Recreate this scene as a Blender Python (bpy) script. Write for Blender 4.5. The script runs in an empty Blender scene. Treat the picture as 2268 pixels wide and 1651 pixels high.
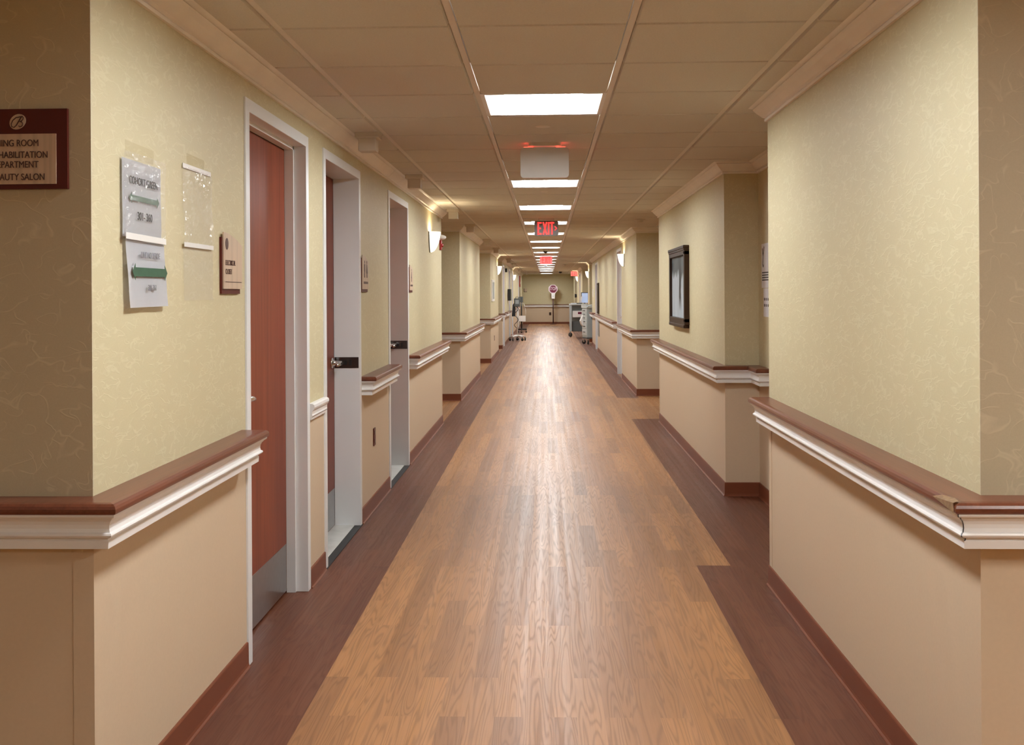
import bpy, bmesh, math, random
from mathutils import Vector, Matrix
random.seed(7)
S = bpy.context.scene
COL = S.collection

# ------------------------------------------------------------------ camera, world, exposure
F_PX, W_PX, H_PX = 2318.0, 2268.0, 1651.0
HORIZON = 651.0
cam_d = bpy.data.cameras.new('camera')
cam_d.sensor_fit = 'HORIZONTAL'
cam_d.sensor_width = 36.0
cam_d.lens = 36.0 * F_PX / W_PX
cam_d.shift_y = -(H_PX / 2 - HORIZON) / W_PX
cam_d.clip_start = 0.05
cam_d.clip_end = 200
cam = bpy.data.objects.new('camera', cam_d)
COL.objects.link(cam)
cam.matrix_world = (Matrix.Translation((0, 0, 1.44)) @ Matrix.Rotation(0.0332, 4, 'Z')
                    @ Matrix.Rotation(math.pi / 2, 4, 'X') @ Matrix.Rotation(-0.006, 4, 'Z'))
S.camera = cam

world = bpy.data.worlds.new('world')
S.world = world
world.use_nodes = True
world.node_tree.nodes['Background'].inputs[0].default_value = (0.8, 0.75, 0.65, 1)
world.node_tree.nodes['Background'].inputs[1].default_value = 0.02

S.view_settings.view_transform = 'Standard'
S.view_settings.look = 'None'
S.view_settings.exposure = 0.0
S.view_settings.gamma = 1.0
S.view_settings.use_curve_mapping = False
S.cycles.max_bounces = 8
S.cycles.diffuse_bounces = 5
S.cycles.glossy_bounces = 3
S.cycles.transparent_max_bounces = 12
S.cycles.sample_clamp_indirect = 8.0
S.cycles.caustics_reflective = False
S.cycles.caustics_refractive = False

LIGHT_E = 63.0        # troffer lens radiance
LOBBY_E = 66.0         # lobby ceiling panel radiance
SCONCE_E = 520.0       # sconce bulb radiance
LIGHT_C = (0.955, 0.985, 1.0, 1)

# ------------------------------------------------------------------ key dimensions (metres)
XL, XR, XRA, XALC = -1.17, 1.257, 1.09, 1.497
CEIL = 2.365
YFAR = 49.6
RAIL_T = 0.925
GX, GY, G = -0.010, 4.796, 0.61          # ceiling grid origin and module
YC = 2.655                               # near corners of the corridor

# ------------------------------------------------------------------ materials
def new_mat(name):
    m = bpy.data.materials.new(name)
    m.use_nodes = True
    nt = m.node_tree
    return m, nt, nt.nodes['Principled BSDF']

def nd(nt, kind, **kw):
    n = nt.nodes.new(kind)
    for k, v in kw.items():
        if k.startswith('i_'):
            n.inputs[k[2:]].default_value = v
        elif k.startswith('n_'):
            n.inputs[int(k[2:])].default_value = v
        else:
            setattr(n, k, v)
    return n

def lk(nt, a, b):
    nt.links.new(a, b)

def math_n(nt, op, a, b=None, clamp=False):
    n = nt.nodes.new('ShaderNodeMath')
    n.operation = op
    n.use_clamp = clamp
    for i, v in enumerate((a, b)):
        if v is None:
            continue
        if isinstance(v, (int, float)):
            n.inputs[i].default_value = v
        else:
            lk(nt, v, n.inputs[i])
    return n.outputs[0]

def mix_c(nt, fac, a, b):
    n = nt.nodes.new('ShaderNodeMix')
    n.data_type = 'RGBA'
    for i, v in ((0, fac), (6, a), (7, b)):
        if isinstance(v, (int, float)):
            n.inputs[i].default_value = v
        elif isinstance(v, tuple):
            n.inputs[i].default_value = v if len(v) == 4 else v + (1,)
        else:
            lk(nt, v, n.inputs[i])
    return n.outputs[2]

def obj_co(nt, scale=(1, 1, 1)):
    tc = nt.nodes.new('ShaderNodeTexCoord')
    mp = nt.nodes.new('ShaderNodeMapping')
    mp.inputs['Scale'].default_value = scale
    lk(nt, tc.outputs['Object'], mp.inputs[0])
    return mp.outputs[0]

def noise(nt, co, scale, detail=2.0, rough=0.5, dist=0.0):
    n = nd(nt, 'ShaderNodeTexNoise', i_Scale=scale, i_Detail=detail, i_Roughness=rough, i_Distortion=dist)
    lk(nt, co, n.inputs['Vector'])
    return n.outputs['Fac']

def bump(nt, p, height, strength=0.2, dist=0.002):
    b = nd(nt, 'ShaderNodeBump', i_Strength=strength, i_Distance=dist)
    lk(nt, height, b.inputs['Height'])
    lk(nt, b.outputs[0], p.inputs['Normal'])

def plain(name, rgb, rough=0.5, metal=0.0, var=0.04, vscale=6.0, spec=0.5):
    """a paint, plastic or metal with a little uneven tone"""
    m, nt, p = new_mat(name)
    f = noise(nt, obj_co(nt), vscale, 3)
    k = tuple(max(0, c * (1 - var * 2)) for c in rgb)
    h = tuple(min(1, c * (1 + var * 2)) for c in rgb)
    lk(nt, mix_c(nt, f, k, h), p.inputs['Base Color'])
    p.inputs['Roughness'].default_value = rough
    p.inputs['Metallic'].default_value = metal
    p.inputs['Specular IOR Level'].default_value = spec
    return m

def emis(name, rgb, e, base=None):
    m, nt, p = new_mat(name)
    p.inputs['Base Color'].default_value = tuple(base or rgb) + (1,)
    p.inputs['Emission Color'].default_value = tuple(rgb[:3]) + (1,)
    p.inputs['Emission Strength'].default_value = e
    p.inputs['Roughness'].default_value = 0.4
    return m

def wallpaper(name, base, line, scale, width, stretch=(1, 1, 1), amount=0.55):
    m, nt, p = new_mat(name)
    co = obj_co(nt, stretch)
    tot = None
    for k, (s, off) in enumerate(((1.0, 0.0), (0.72, 7.3))):
        n = noise(nt, co, scale * s, 1.0, 0.4, 0.6 + off * 0.02)
        a = math_n(nt, 'ABSOLUTE', math_n(nt, 'SUBTRACT', n, 0.5 - 0.05 * k))
        l = math_n(nt, 'SUBTRACT', 1.0, math_n(nt, 'DIVIDE', a, width), clamp=True)
        msk = noise(nt, co, scale * 0.9 * s + off, 1.0)
        msk = math_n(nt, 'MULTIPLY', math_n(nt, 'SUBTRACT', msk, 0.42), 8.0, clamp=True)
        l = math_n(nt, 'MULTIPLY', l, msk)
        tot = l if tot is None else math_n(nt, 'MAXIMUM', tot, l)
    co2 = obj_co(nt)
    linen = noise(nt, co2, 260, 2)
    big = noise(nt, co2, 1.7, 2)
    c0 = mix_c(nt, linen, tuple(c * 0.93 for c in base), tuple(c * 1.06 for c in base))
    c0 = mix_c(nt, math_n(nt, 'MULTIPLY', big, 0.25), c0, tuple(c * 0.9 for c in base))
    lk(nt, mix_c(nt, math_n(nt, 'MULTIPLY', tot, amount), c0, line), p.inputs['Base Color'])
    p.inputs['Roughness'].default_value = 0.55
    p.inputs['Specular IOR Level'].default_value = 0.35
    bump(nt, p, tot, 0.25, 0.001)
    return m

def wood_floor(name, dark, light, gl, r0=0.34, r1=0.50, spec=0.7):
    m, nt, p = new_mat(name)
    tc = nt.nodes.new('ShaderNodeTexCoord')
    sx = nt.nodes.new('ShaderNodeSeparateXYZ')
    lk(nt, tc.outputs['Object'], sx.inputs[0])
    cb = nt.nodes.new('ShaderNodeCombineXYZ')
    lk(nt, sx.outputs[1], cb.inputs[0])
    lk(nt, sx.outputs[0], cb.inputs[1])
    br = nd(nt, 'ShaderNodeTexBrick', offset=0.37, offset_frequency=2, squash=1.0)
    br.inputs['Color1'].default_value = (0, 0, 0, 1)
    br.inputs['Color2'].default_value = (1, 1, 1, 1)
    br.inputs['Mortar'].default_value = (0.5, 0.5, 0.5, 1)
    br.inputs['Scale'].default_value = 1.0
    br.inputs['Mortar Size'].default_value = 0.0006
    br.inputs['Mortar Smooth'].default_value = 0.3
    br.inputs['Brick Width'].default_value = 0.98
    br.inputs['Row Height'].default_value = 0.094
    lk(nt, cb.outputs[0], br.inputs['Vector'])
    rnd = nt.nodes.new('ShaderNodeSeparateColor')
    lk(nt, br.outputs['Color'], rnd.inputs[0])
    r = rnd.outputs[0]
    # grain coordinates, stretched along the plank and shifted plank by plank
    off = math_n(nt, 'MULTIPLY', r, 37.0)
    gx = math_n(nt, 'ADD', math_n(nt, 'MULTIPLY', sx.outputs[0], 21.0), off)
    gy = math_n(nt, 'MULTIPLY', sx.outputs[1], 1.15)
    g = nt.nodes.new('ShaderNodeCombineXYZ')
    lk(nt, gx, g.inputs[0]); lk(nt, gy, g.inputs[1]); lk(nt, off, g.inputs[2])
    n1 = noise(nt, g.outputs[0], 0.9, 1.5, 0.45, 0.25)
    ring = math_n(nt, 'SINE', math_n(nt, 'MULTIPLY', n1, 80.0))
    ring = math_n(nt, 'MULTIPLY', math_n(nt, 'ADD', ring, 1.0), 0.5)
    ring = math_n(nt, 'POWER', ring, 2.5)
    f = nt.nodes.new('ShaderNodeCombineXYZ')
    lk(nt, math_n(nt, 'MULTIPLY', sx.outputs[0], 260.0), f.inputs[0])
    lk(nt, math_n(nt, 'MULTIPLY', sx.outputs[1], 7.0), f.inputs[1])
    lk(nt, off, f.inputs[2])
    fine = noise(nt, f.outputs[0], 1.0, 3, 0.6)
    tone = math_n(nt, 'ADD', math_n(nt, 'MULTIPLY', r, 0.7),
                  math_n(nt, 'MULTIPLY', noise(nt, g.outputs[0], 0.5, 3), 0.35), clamp=True)
    c = mix_c(nt, tone, dark, light)
    c = mix_c(nt, math_n(nt, 'MULTIPLY', ring, gl), c, tuple(x * 0.55 for x in dark))
    c = mix_c(nt, math_n(nt, 'MULTIPLY', math_n(nt, 'SUBTRACT', fine, 0.35), 0.55, clamp=True), c, tuple(x * 0.6 for x in dark))
    seam = math_n(nt, 'MULTIPLY', br.outputs['Fac'], 0.0)
    c = mix_c(nt, seam, c, tuple(x * 0.4 for x in dark))
    lk(nt, c, p.inputs['Base Color'])
    # the sheet's sheen runs in long streaks down the corridor
    st = nt.nodes.new('ShaderNodeCombineXYZ')
    lk(nt, math_n(nt, 'MULTIPLY', sx.outputs[0], 26.0), st.inputs[0])
    lk(nt, math_n(nt, 'MULTIPLY', sx.outputs[1], 0.25), st.inputs[1])
    streak = noise(nt, st.outputs[0], 1.0, 3, 0.6)
    mr = nt.nodes.new('ShaderNodeMapRange')
    mr.inputs[1].default_value = 0.3; mr.inputs[2].default_value = 0.7
    mr.inputs[3].default_value = r0; mr.inputs[4].default_value = r1
    lk(nt, streak, mr.inputs[0])
    lk(nt, math_n(nt, 'ADD', mr.outputs[0], math_n(nt, 'MULTIPLY', ring, 0.05)), p.inputs['Roughness'])
    p.inputs['Specular IOR Level'].default_value = spec
    h = math_n(nt, 'ADD', math_n(nt, 'MULTIPLY', ring, 0.5), math_n(nt, 'MULTIPLY', fine, 0.7))
    bump(nt, p, h, 0.12, 0.0006)
    return m

def wood(name, dark, light, axis='Z', rough=0.35, sc=1.0, spec=0.5):
    m, nt, p = new_mat(name)
    st = {'Z': (14, 14, 1.0), 'Y': (14, 1.0, 14), 'X': (1, 14, 14)}[axis]
    co = obj_co(nt, tuple(s * sc for s in st))
    n1 = noise(nt, co, 1.0, 4, 0.6, 0.8)
    st2 = tuple(s * sc * (9 if s > 2 else 3) for s in st)
    n2 = noise(nt, obj_co(nt, st2), 1.0, 2)
    c = mix_c(nt, n1, dark, light)
    c = mix_c(nt, math_n(nt, 'MULTIPLY', math_n(nt, 'SUBTRACT', n2, 0.45), 1.2, clamp=True), c, tuple(x * 0.55 for x in dark))
    lk(nt, c, p.inputs['Base Color'])
    p.inputs['Roughness'].default_value = rough
    p.inputs['Specular IOR Level'].default_value = spec
    return m

M = {}
M['paper_wall'] = wallpaper('wallpaper_curls', (0.60, 0.528, 0.335), (0.72, 0.67, 0.47), 34, 0.04, (1, .42, 1), amount=0.38)
M['leaf_wall'] = wallpaper('wallpaper_leaves', (0.545, 0.475, 0.33), (0.70, 0.62, 0.44), 13, 0.020, (1, 1, 1.25), 0.5)
M['wainscot'] = plain('wainscot_vinyl', (0.62, 0.495, 0.355), 0.5, var=0.02, vscale=90, spec=0.35)
M['trim'] = plain('white_trim_paint', (0.80, 0.79, 0.78), 0.35, var=0.03)
M['crown'] = plain('crown_paint', (0.82, 0.775, 0.71), 0.4, var=0.04)
M['frame'] = plain('door_frame_enamel', (0.77, 0.79, 0.80), 0.32, var=0.03, vscale=3)
M['cap'] = wood('handrail_wood', (0.105, 0.031, 0.016), (0.225, 0.070, 0.035), 'Y', 0.30, spec=0.4)
M['door'] = wood('door_laminate', (0.12, 0.023, 0.010), (0.33, 0.078, 0.034), 'Z', 0.42, 0.75, spec=0.3)
M['base'] = plain('baseboard_vinyl', (0.19, 0.056, 0.025), 0.42, var=0.06, spec=0.3)
M['tile'] = None
M['steel'] = plain('brushed_steel', (0.42, 0.42, 0.42), 0.3, 1.0, 0.05, 30)
M['chrome'] = plain('satin_chrome', (0.6, 0.6, 0.6), 0.2, 1.0)
M['darkmetal'] = plain('dark_bronze_plate', (0.10, 0.09, 0.085), 0.25, 0.9)
M['white'] = plain('white_plastic', (0.78, 0.76, 0.73), 0.4)
M['offwhite'] = plain('cream_plastic', (0.62, 0.55, 0.46), 0.45)
M['black'] = plain('black_plastic', (0.012, 0.012, 0.013), 0.35)
M['rubber'] = plain('black_rubber', (0.02, 0.02, 0.02), 0.6)
M['grey'] = plain('grey_plastic', (0.33, 0.36, 0.36), 0.4)
M['cartgrey'] = plain('cart_grey_enamel', (0.40, 0.45, 0.46), 0.35)
M['cartlight'] = plain('cart_light_enamel', (0.58, 0.62, 0.62), 0.35)
M['darkgrey'] = plain('dark_grey_plastic', (0.09, 0.10, 0.10), 0.4)
M['paper'] = plain('white_paper', (0.80, 0.81, 0.86), 0.7, var=0.02, vscale=14)
M['ink'] = plain('black_ink', (0.02, 0.02, 0.025), 0.6)
M['greyink'] = plain('grey_ink', (0.33, 0.33, 0.37), 0.6)
M['green'] = plain('green_print', (0.030, 0.095, 0.050), 0.5, var=0.15, vscale=40)
M['maroon'] = plain('maroon_acrylic', (0.10, 0.018, 0.012), 0.45, spec=0.2)
M['tan'] = wood('tan_sign_face', (0.54, 0.40, 0.28), (0.66, 0.50, 0.37), 'Z', 0.45, 0.6)
M['signink'] = plain('sign_brown_letter', (0.06, 0.016, 0.012), 0.4)
M['frame_wood'] = wood('picture_frame_wood', (0.022, 0.011, 0.006), (0.065, 0.034, 0.018), 'Z', 0.5, spec=0.2)
M['marble'] = plain('white_threshold_stone', (0.66, 0.66, 0.62), 0.25, var=0.08, vscale=12)
M['red'] = plain('red_plastic', (0.30, 0.012, 0.012), 0.35)
M['notice_red'] = plain('notice_red', (0.40, 0.06, 0.035), 0.5)
M['rawwood'] = plain('raw_split_wood', (0.50, 0.34, 0.20), 0.8, var=0.2, vscale=60)
M['lens'] = emis('troffer_lens', LIGHT_C[:3], LIGHT_E, (0.9, 0.9, 0.9))
M['lobbylens'] = emis('lobby_panel_lens', (1.0, 0.97, 0.92), LOBBY_E, (0.9, 0.9, 0.9))
M['reflector'] = plain('troffer_reflector', (0.85, 0.87, 0.88), 0.3)
M['shade'] = emis('sconce_glass', (1.0, 0.93, 0.78), 1.1, (0.9, 0.88, 0.82))
M['bulb'] = emis('sconce_bulb', (1.0, 0.80, 0.50), SCONCE_E, (1, 1, 1))
M['exitred'] = emis('exit_letters', (1.0, 0.035, 0.03), 2.2, (0.8, 0.05, 0.05))
M['exitglow'] = emis('exit_lit_edge', (1.0, 0.05, 0.03), 9.0, (0.8, 0.05, 0.05))
M['exitface'] = plain('exit_smoked_panel', (0.17, 0.13, 0.11), 0.25)
M['exitpink'] = emis('exit_lit_face', (1.0, 0.16, 0.16), 0.9, (0.8, 0.2, 0.2))
M['exitback'] = plain('exit_white_back', (0.62, 0.60, 0.57), 0.5)
M['screen'] = emis('lit_screen', (0.55, 0.66, 0.95), 0.5, (0.4, 0.5, 0.7))
M['stopred'] = plain('stop_maroon', (0.16, 0.012, 0.04), 0.4)
M['stoppink'] = plain('stop_pale_letter', (0.80, 0.66, 0.70), 0.5)
M['pole'] = plain('brown_pole', (0.06, 0.02, 0.018), 0.4)

def tile_mat():
    m, nt, p = new_mat('ceiling_tile')
    co = obj_co(nt)
    a = noise(nt, co, 160, 4, 0.7)
    b = noise(nt, co, 3.0, 2)
    c = mix_c(nt, a, (0.56, 0.525, 0.475), (0.76, 0.72, 0.665))
    c = mix_c(nt, math_n(nt, 'MULTIPLY', b, 0.2), c, (0.58, 0.54, 0.485))
    lk(nt, c, p.inputs['Base Color'])
    p.inputs['Roughness'].default_value = 0.9
    p.inputs['Specular IOR Level'].default_value = 0.15
    bump(nt, p, a, 0.35, 0.003)
    return m
M['tile'] = tile_mat()
M['tbar'] = plain('ceiling_grid_metal', (0.74, 0.68, 0.61), 0.45, var=0.02)
M['floor_light'] = wood_floor('floor_honey_planks', (0.235, 0.098, 0.033), (0.475, 0.220, 0.076), 0.40)
M['floor_dark'] = wood_floor('floor_cherry_planks', (0.108, 0.032, 0.014), (0.165, 0.056, 0.026), 0.22, 0.34, 0.52, 0.4)

def sleeve_mat():
    m, nt, p = new_mat('clear_sleeve_plastic')
    out = nt.nodes['Material Output']
    tr = nd(nt, 'ShaderNodeBsdfTransparent')
    tr.inputs[0].default_value = (1, 1, 1, 1)
    gl = nd(nt, 'ShaderNodeBsdfGlossy', i_Roughness=0.05)
    df = nd(nt, 'ShaderNodeBsdfDiffuse')
    df.inputs[0].default_value = (0.92, 0.90, 0.90, 1)
    n = noise(nt, obj_co(nt, (1, 34, 11)), 1.0, 3, 0.55, 1.2)
    b = nd(nt, 'ShaderNodeBump', i_Strength=0.35, i_Distance=0.02)
    lk(nt, n, b.inputs['Height'])
    lk(nt, b.outputs[0], gl.inputs['Normal'])
    m1 = nd(nt, 'ShaderNodeMixShader', n_0=0.11)
    lk(nt, tr.outputs[0], m1.inputs[1]); lk(nt, df.outputs[0], m1.inputs[2])
    m2 = nd(nt, 'ShaderNodeMixShader', n_0=0.08)
    lk(nt, m1.outputs[0], m2.inputs[1]); lk(nt, gl.outputs[0], m2.inputs[2])
    lk(nt, m2.outputs[0], out.inputs[0])
    return m
M['sleeve'] = sleeve_mat()

def tape_mat():
    m, nt, p = new_mat('clear_tape')
    out = nt.nodes['Material Output']
    tr = nd(nt, 'ShaderNodeBsdfTransparent')
    tr.inputs[0].default_value = (0.98, 0.97, 0.94, 1)
    gl = nd(nt, 'ShaderNodeBsdfGlossy', i_Roughness=0.25)
    mx = nd(nt, 'ShaderNodeMixShader', n_0=0.04)
    lk(nt, tr.outputs[0], mx.inputs[1]); lk(nt, gl.outputs[0], mx.inputs[2])
    lk(nt, mx.outputs[0], out.inputs[0])
    return m
M['tape'] = tape_mat()

def painting_mat():
    """an abstract winter cascade: slate sky above, pale falling ice, a dark cleft"""
    m, nt, p = new_mat('winter_cascade_print')
    tc = nt.nodes.new('ShaderNodeTexCoord')
    sp = nt.nodes.new('ShaderNodeSeparateXYZ')
    lk(nt, tc.outputs['Object'], sp.inputs[0])
    y, z = sp.outputs[1], sp.outputs[2]
    st = nt.nodes.new('ShaderNodeCombineXYZ')
    lk(nt, math_n(nt, 'MULTIPLY', y, 9.0), st.inputs[0]); lk(nt, math_n(nt, 'MULTIPLY', z, 1.6), st.inputs[1])
    n = noise(nt, st.outputs[0], 1.0, 4, 0.6, 0.6)
    ice = mix_c(nt, n, (0.22, 0.29, 0.36), (0.66, 0.74, 0.82))
    n2 = noise(nt, tc.outputs['Object'], 4.0, 4)
    sky = mix_c(nt, n2, (0.025, 0.035, 0.045), (0.10, 0.13, 0.15))
    edge = math_n(nt, 'ADD', z, math_n(nt, 'MULTIPLY', math_n(nt, 'SUBTRACT', n2, 0.5), 0.28))
    f = math_n(nt, 'MULTIPLY', math_n(nt, 'SUBTRACT', edge, 1.60), 18.0, clamp=True)
    c = mix_c(nt, f, ice, sky)
    cl = math_n(nt, 'ABSOLUTE', math_n(nt, 'SUBTRACT', math_n(nt, 'ADD', y, math_n(nt, 'MULTIPLY', n2, 0.25)), 9.88))
    cl = math_n(nt, 'SUBTRACT', 1.0, math_n(nt, 'MULTIPLY', cl, 13.0), clamp=True)
    lo = math_n(nt, 'MULTIPLY', math_n(nt, 'SUBTRACT', z, 1.27), 8.0, clamp=True)
    c = mix_c(nt, math_n(nt, 'MULTIPLY', math_n(nt, 'MULTIPLY', cl, 3.0, clamp=True), lo), c, (0.02, 0.03, 0.04))
    lk(nt, c, p.inputs['Base Color'])
    p.inputs['Roughness'].default_value = 0.45
    p.inputs['Specular IOR Level'].default_value = 0.25
    return m
M['painting'] = painting_mat()

# ------------------------------------------------------------------ mesh helpers
def box(bm, x0, x1, y0, y1, z0, z1, mi=0, bev=0.0, rot=None):
    """axis-aligned box; rot = (angle about Z, pivot)"""
    r = bmesh.ops.create_cube(bm, size=1.0)
    vs = r['verts']
    for v in vs:
        v.co = Vector(((x0 + x1) / 2 + v.co.x * (x1 - x0), (y0 + y1) / 2 + v.co.y * (y1 - y0), (z0 + z1) / 2 + v.co.z * (z1 - z0)))
    fs = set(f for v in vs for f in v.link_faces)
    for f in fs:
        f.material_index = mi
    if bev > 0:
        es = list(set(e for v in vs for e in v.link_edges))
        r2 = bmesh.ops.bevel(bm, geom=es, offset=bev, segments=2, affect='EDGES', profile=0.5)
        for f in r2['faces']:
            f.material_index = mi
    return vs

def prism(bm, pts, axis, a0, a1, mi=0):
    """extrude a 2-D outline along an axis; pts are the two remaining coordinates in order"""
    def P(p, a):
        return {'X': Vector((a, p[0], p[1])), 'Y': Vector((p[0], a, p[1])), 'Z': Vector((p[0], p[1], a))}[axis]
    A = [bm.verts.new(P(p, a0)) for p in pts]
    B = [bm.verts.new(P(p, a1)) for p in pts]
    n = len(pts)
    fs = [bm.faces.new(A[::-1]), bm.faces.new(B)]
    for i in range(n):
        fs.append(bm.faces.new((A[i], A[(i + 1) % n], B[(i + 1) % n], B[i])))
    for f in fs:
        f.material_index = mi
    return fs

def tube(bm, pts, r, seg=10, mi=0, cap=True):
    pts = [Vector(p) for p in pts]
    rings = []
    for i, p in enumerate(pts):
        d = (pts[min(i + 1, len(pts) - 1)] - pts[max(i - 1, 0)]).normalized()
        u = d.orthogonal().normalized() if i == 0 else (u - d * u.dot(d)).normalized()
        w = d.cross(u)
        rr = r[i] if isinstance(r, (list, tuple)) else r
        rings.append([bm.verts.new(p + (u * math.cos(t) + w * math.sin(t)) * rr)
                      for t in (2 * math.pi * k / seg for k in range(seg))])
    fs = []
    for a, b in zip(rings, rings[1:]):
        for k in range(seg):
            fs.append(bm.faces.new((a[k], a[(k + 1) % seg], b[(k + 1) % seg], b[k])))
    if cap:
        fs.append(bm.faces.new(rings[0][::-1])); fs.append(bm.faces.new(rings[-1]))
    for f in fs:
        f.material_index = mi
        f.smooth = True
    return fs

def lathe(bm, prof, c, axis='Z', seg=24, a0=0.0, a1=2 * math.pi, mi=0):
    """spin (radius, height) about an axis through c"""
    full = abs(a1 - a0 - 2 * math.pi) < 1e-6
    n = seg if full else seg + 1
    rings = []
    for k in range(n):
        t = a0 + (a1 - a0) * k / seg
        ring = []
        for r, h in prof:
            if axis == 'Z':
                v = Vector((r * math.cos(t), r * math.sin(t), h))
            elif axis == 'X':
                v = Vector((h, r * math.cos(t), r * math.sin(t)))
            else:
                v = Vector((r * math.cos(t), h, r * math.sin(t)))
            ring.append(bm.verts.new(Vector(c) + v))
        rings.append(ring)
    for k in range(seg):
        a, b = rings[k], rings[(k + 1) % n]
        for i in range(len(prof) - 1):
            try:
                f = bm.faces.new((a[i], b[i], b[i + 1], a[i + 1]))
                f.material_index = mi; f.smooth = True
            except ValueError:
                pass
    bmesh.ops.remove_doubles(bm, verts=bm.verts, dist=1e-5)

def sweep(bm, prof, path, mi=0, flip=False):
    """run a closed profile of (distance off the wall, z) along an XY path with mitred corners; the room lies to the right of travel"""
    P = [Vector(p).to_2d() if len(p) == 3 else Vector(p) for p in path]
    nrm = []
    for a, b in zip(P, P[1:]):
        d = (b - a).normalized()
        nrm.append(Vector((d.y, -d.x)))
    rings = []
    for i, p in enumerate(P):
        if i == 0:
            m = nrm[0]
        elif i == len(P) - 1:
            m = nrm[-1]
        else:
            m = (nrm[i - 1] + nrm[i]) / (1 + nrm[i - 1].dot(nrm[i]))
        rings.append([bm.verts.new((p.x + m.x * o, p.y + m.y * o, z)) for o, z in prof])
    n = len(prof)
    for a, b in zip(rings, rings[1:]):
        for k in range(n):
            f = bm.faces.new((a[k], a[(k + 1) % n], b[(k + 1) % n], b[k]))
            f.material_index = mi
    for f in (bm.faces.new(rings[0][::-1]), bm.faces.new(rings[-1])):
        f.material_index = mi

def link(name, bm, mats, parent=None, smooth=None):
    bmesh.ops.recalc_face_normals(bm, faces=bm.faces)
    me = bpy.data.meshes.new(name)
    bm.to_mesh(me)
    bm.free()
    for m in (mats if isinstance(mats, (list, tuple)) else [mats]):
        me.materials.append(m)
    o = bpy.data.objects.new(name, me)
    COL.objects.link(o)
    if parent:
        o.parent = parent
        o.matrix_parent_inverse = Matrix.Translation(-Vector(parent.location)) if parent.rotation_euler.z == 0 else parent_inv(parent)
    return o

def parent_inv(p):
    return (Matrix.Translation(p.location) @ Matrix.Rotation(p.rotation_euler.z, 4, 'Z')).inverted()

def B():
    return bmesh.new()

def tag(o, label, cat, group=None):
    o['label'] = label
    o['category'] = cat
    if group:
        o['group'] = group
    return o

def thing(name, label, cat, loc=(0, 0, 0), group=None):
    o = bpy.data.objects.new(name, None)
    o.empty_display_size = 0.1
    COL.objects.link(o)
    o.location = loc
    return tag(o, label, cat, group)

def struct(name, bm, mats, parent=None):
    o = link(name, bm, mats, parent)
    if parent is None:
        o['kind'] = 'structure'
    return o

def struct_empty(name, loc):
    o = bpy.data.objects.new(name, None)
    COL.objects.link(o)
    o.location = loc
    o['kind'] = 'structure'
    return o

def clone(root, delta, label):
    """copy a thing with its parts and sub-parts and move it"""
    r = root.copy(); COL.objects.link(r)
    r.location = Vector(root.location) + Vector(delta)
    r['label'] = label
    for ch in root.children:
        c = ch.copy(); COL.objects.link(c); c.parent = r; c.matrix_parent_inverse = ch.matrix_parent_inverse
        for g in ch.children:
            d = g.copy(); COL.objects.link(d); d.parent = c; d.matrix_parent_inverse = g.matrix_parent_inverse
    return r

FACE = {'+X': ((0, 1, 0), (0, 0, 1), (1, 0, 0)), '-X': ((0, -1, 0), (0, 0, 1), (-1, 0, 0)),
        '-Y': ((1, 0, 0), (0, 0, 1), (0, -1, 0)), '+Y': ((-1, 0, 0), (0, 0, 1), (0, 1, 0))}

def lettering(name, items, face, mat, parent, depth=0.0008, bold=0.0):
    """raised letters as one mesh; items = (string, centre point, height, x stretch, align)"""
    ax, ay, az = (Vector(v) for v in FACE[face])
    for s, pos, h, sxr, al in items:
        bm = B()
        cu = bpy.data.curves.new('letters', 'FONT')
        cu.body = s
        cu.size = h / 0.72
        cu.extrude = depth
        cu.align_x = al
        cu.align_y = 'CENTER'
        cu.offset = h * 0.008 * bold
        o = bpy.data.objects.new('letters', cu)
        COL.objects.link(o)
        dg = bpy.context.evaluated_depsgraph_get()
        me = bpy.data.meshes.new_from_object(o.evaluated_get(dg))
        for v in me.vertices:
            c = v.co.copy()
            v.co = Vector(pos) + ax * (c.x * sxr) + ay * c.y + az * c.z
        bm.from_mesh(me)
        bpy.data.objects.remove(o); bpy.data.meshes.remove(me); bpy.data.curves.remove(cu)
        for f in bm.faces:
            f.material_index = 0
        link(name, bm, mat, parent)

def flat(bm, pts, face, pos, d0, d1, mi=0):
    """a flat outline (u right, v up, metres) standing on a wall: from d0 to d1 off the plane at pos"""
    ax, ay, az = (Vector(v) for v in FACE[face])
    A = [bm.verts.new(Vector(pos) + ax * u + ay * v + az * d0) for u, v in pts]
    Bv = [bm.verts.new(Vector(pos) + ax * u + ay * v + az * d1) for u, v in pts]
    n = len(pts)
    fs = [bm.faces.new(A[::-1]), bm.faces.new(Bv)] + [bm.faces.new((A[i], A[(i + 1) % n], Bv[(i + 1) % n], Bv[i])) for i in range(n)]
    for f in fs:
        f.material_index = mi

def rect(u0, u1, v0, v1):
    return [(u0, v0), (u1, v0), (u1, v1), (u0, v1)]

def oval(cu, cv, ru, rv, n=24):
    return [(cu + ru * math.cos(2 * math.pi * k / n), cv + rv * math.sin(2 * math.pi * k / n)) for k in range(n)]

def rrect(w, h, r, n=5):
    out = []
    for cx, cy, a in ((w / 2 - r, h / 2 - r, 0), (-w / 2 + r, h / 2 - r, 90), (-w / 2 + r, -h / 2 + r, 180), (w / 2 - r, -h / 2 + r, 270)):
        for k in range(n + 1):
            t = math.radians(a + 90 * k / n)
            out.append((cx + r * math.cos(t), cy + r * math.sin(t)))
    return out

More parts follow.
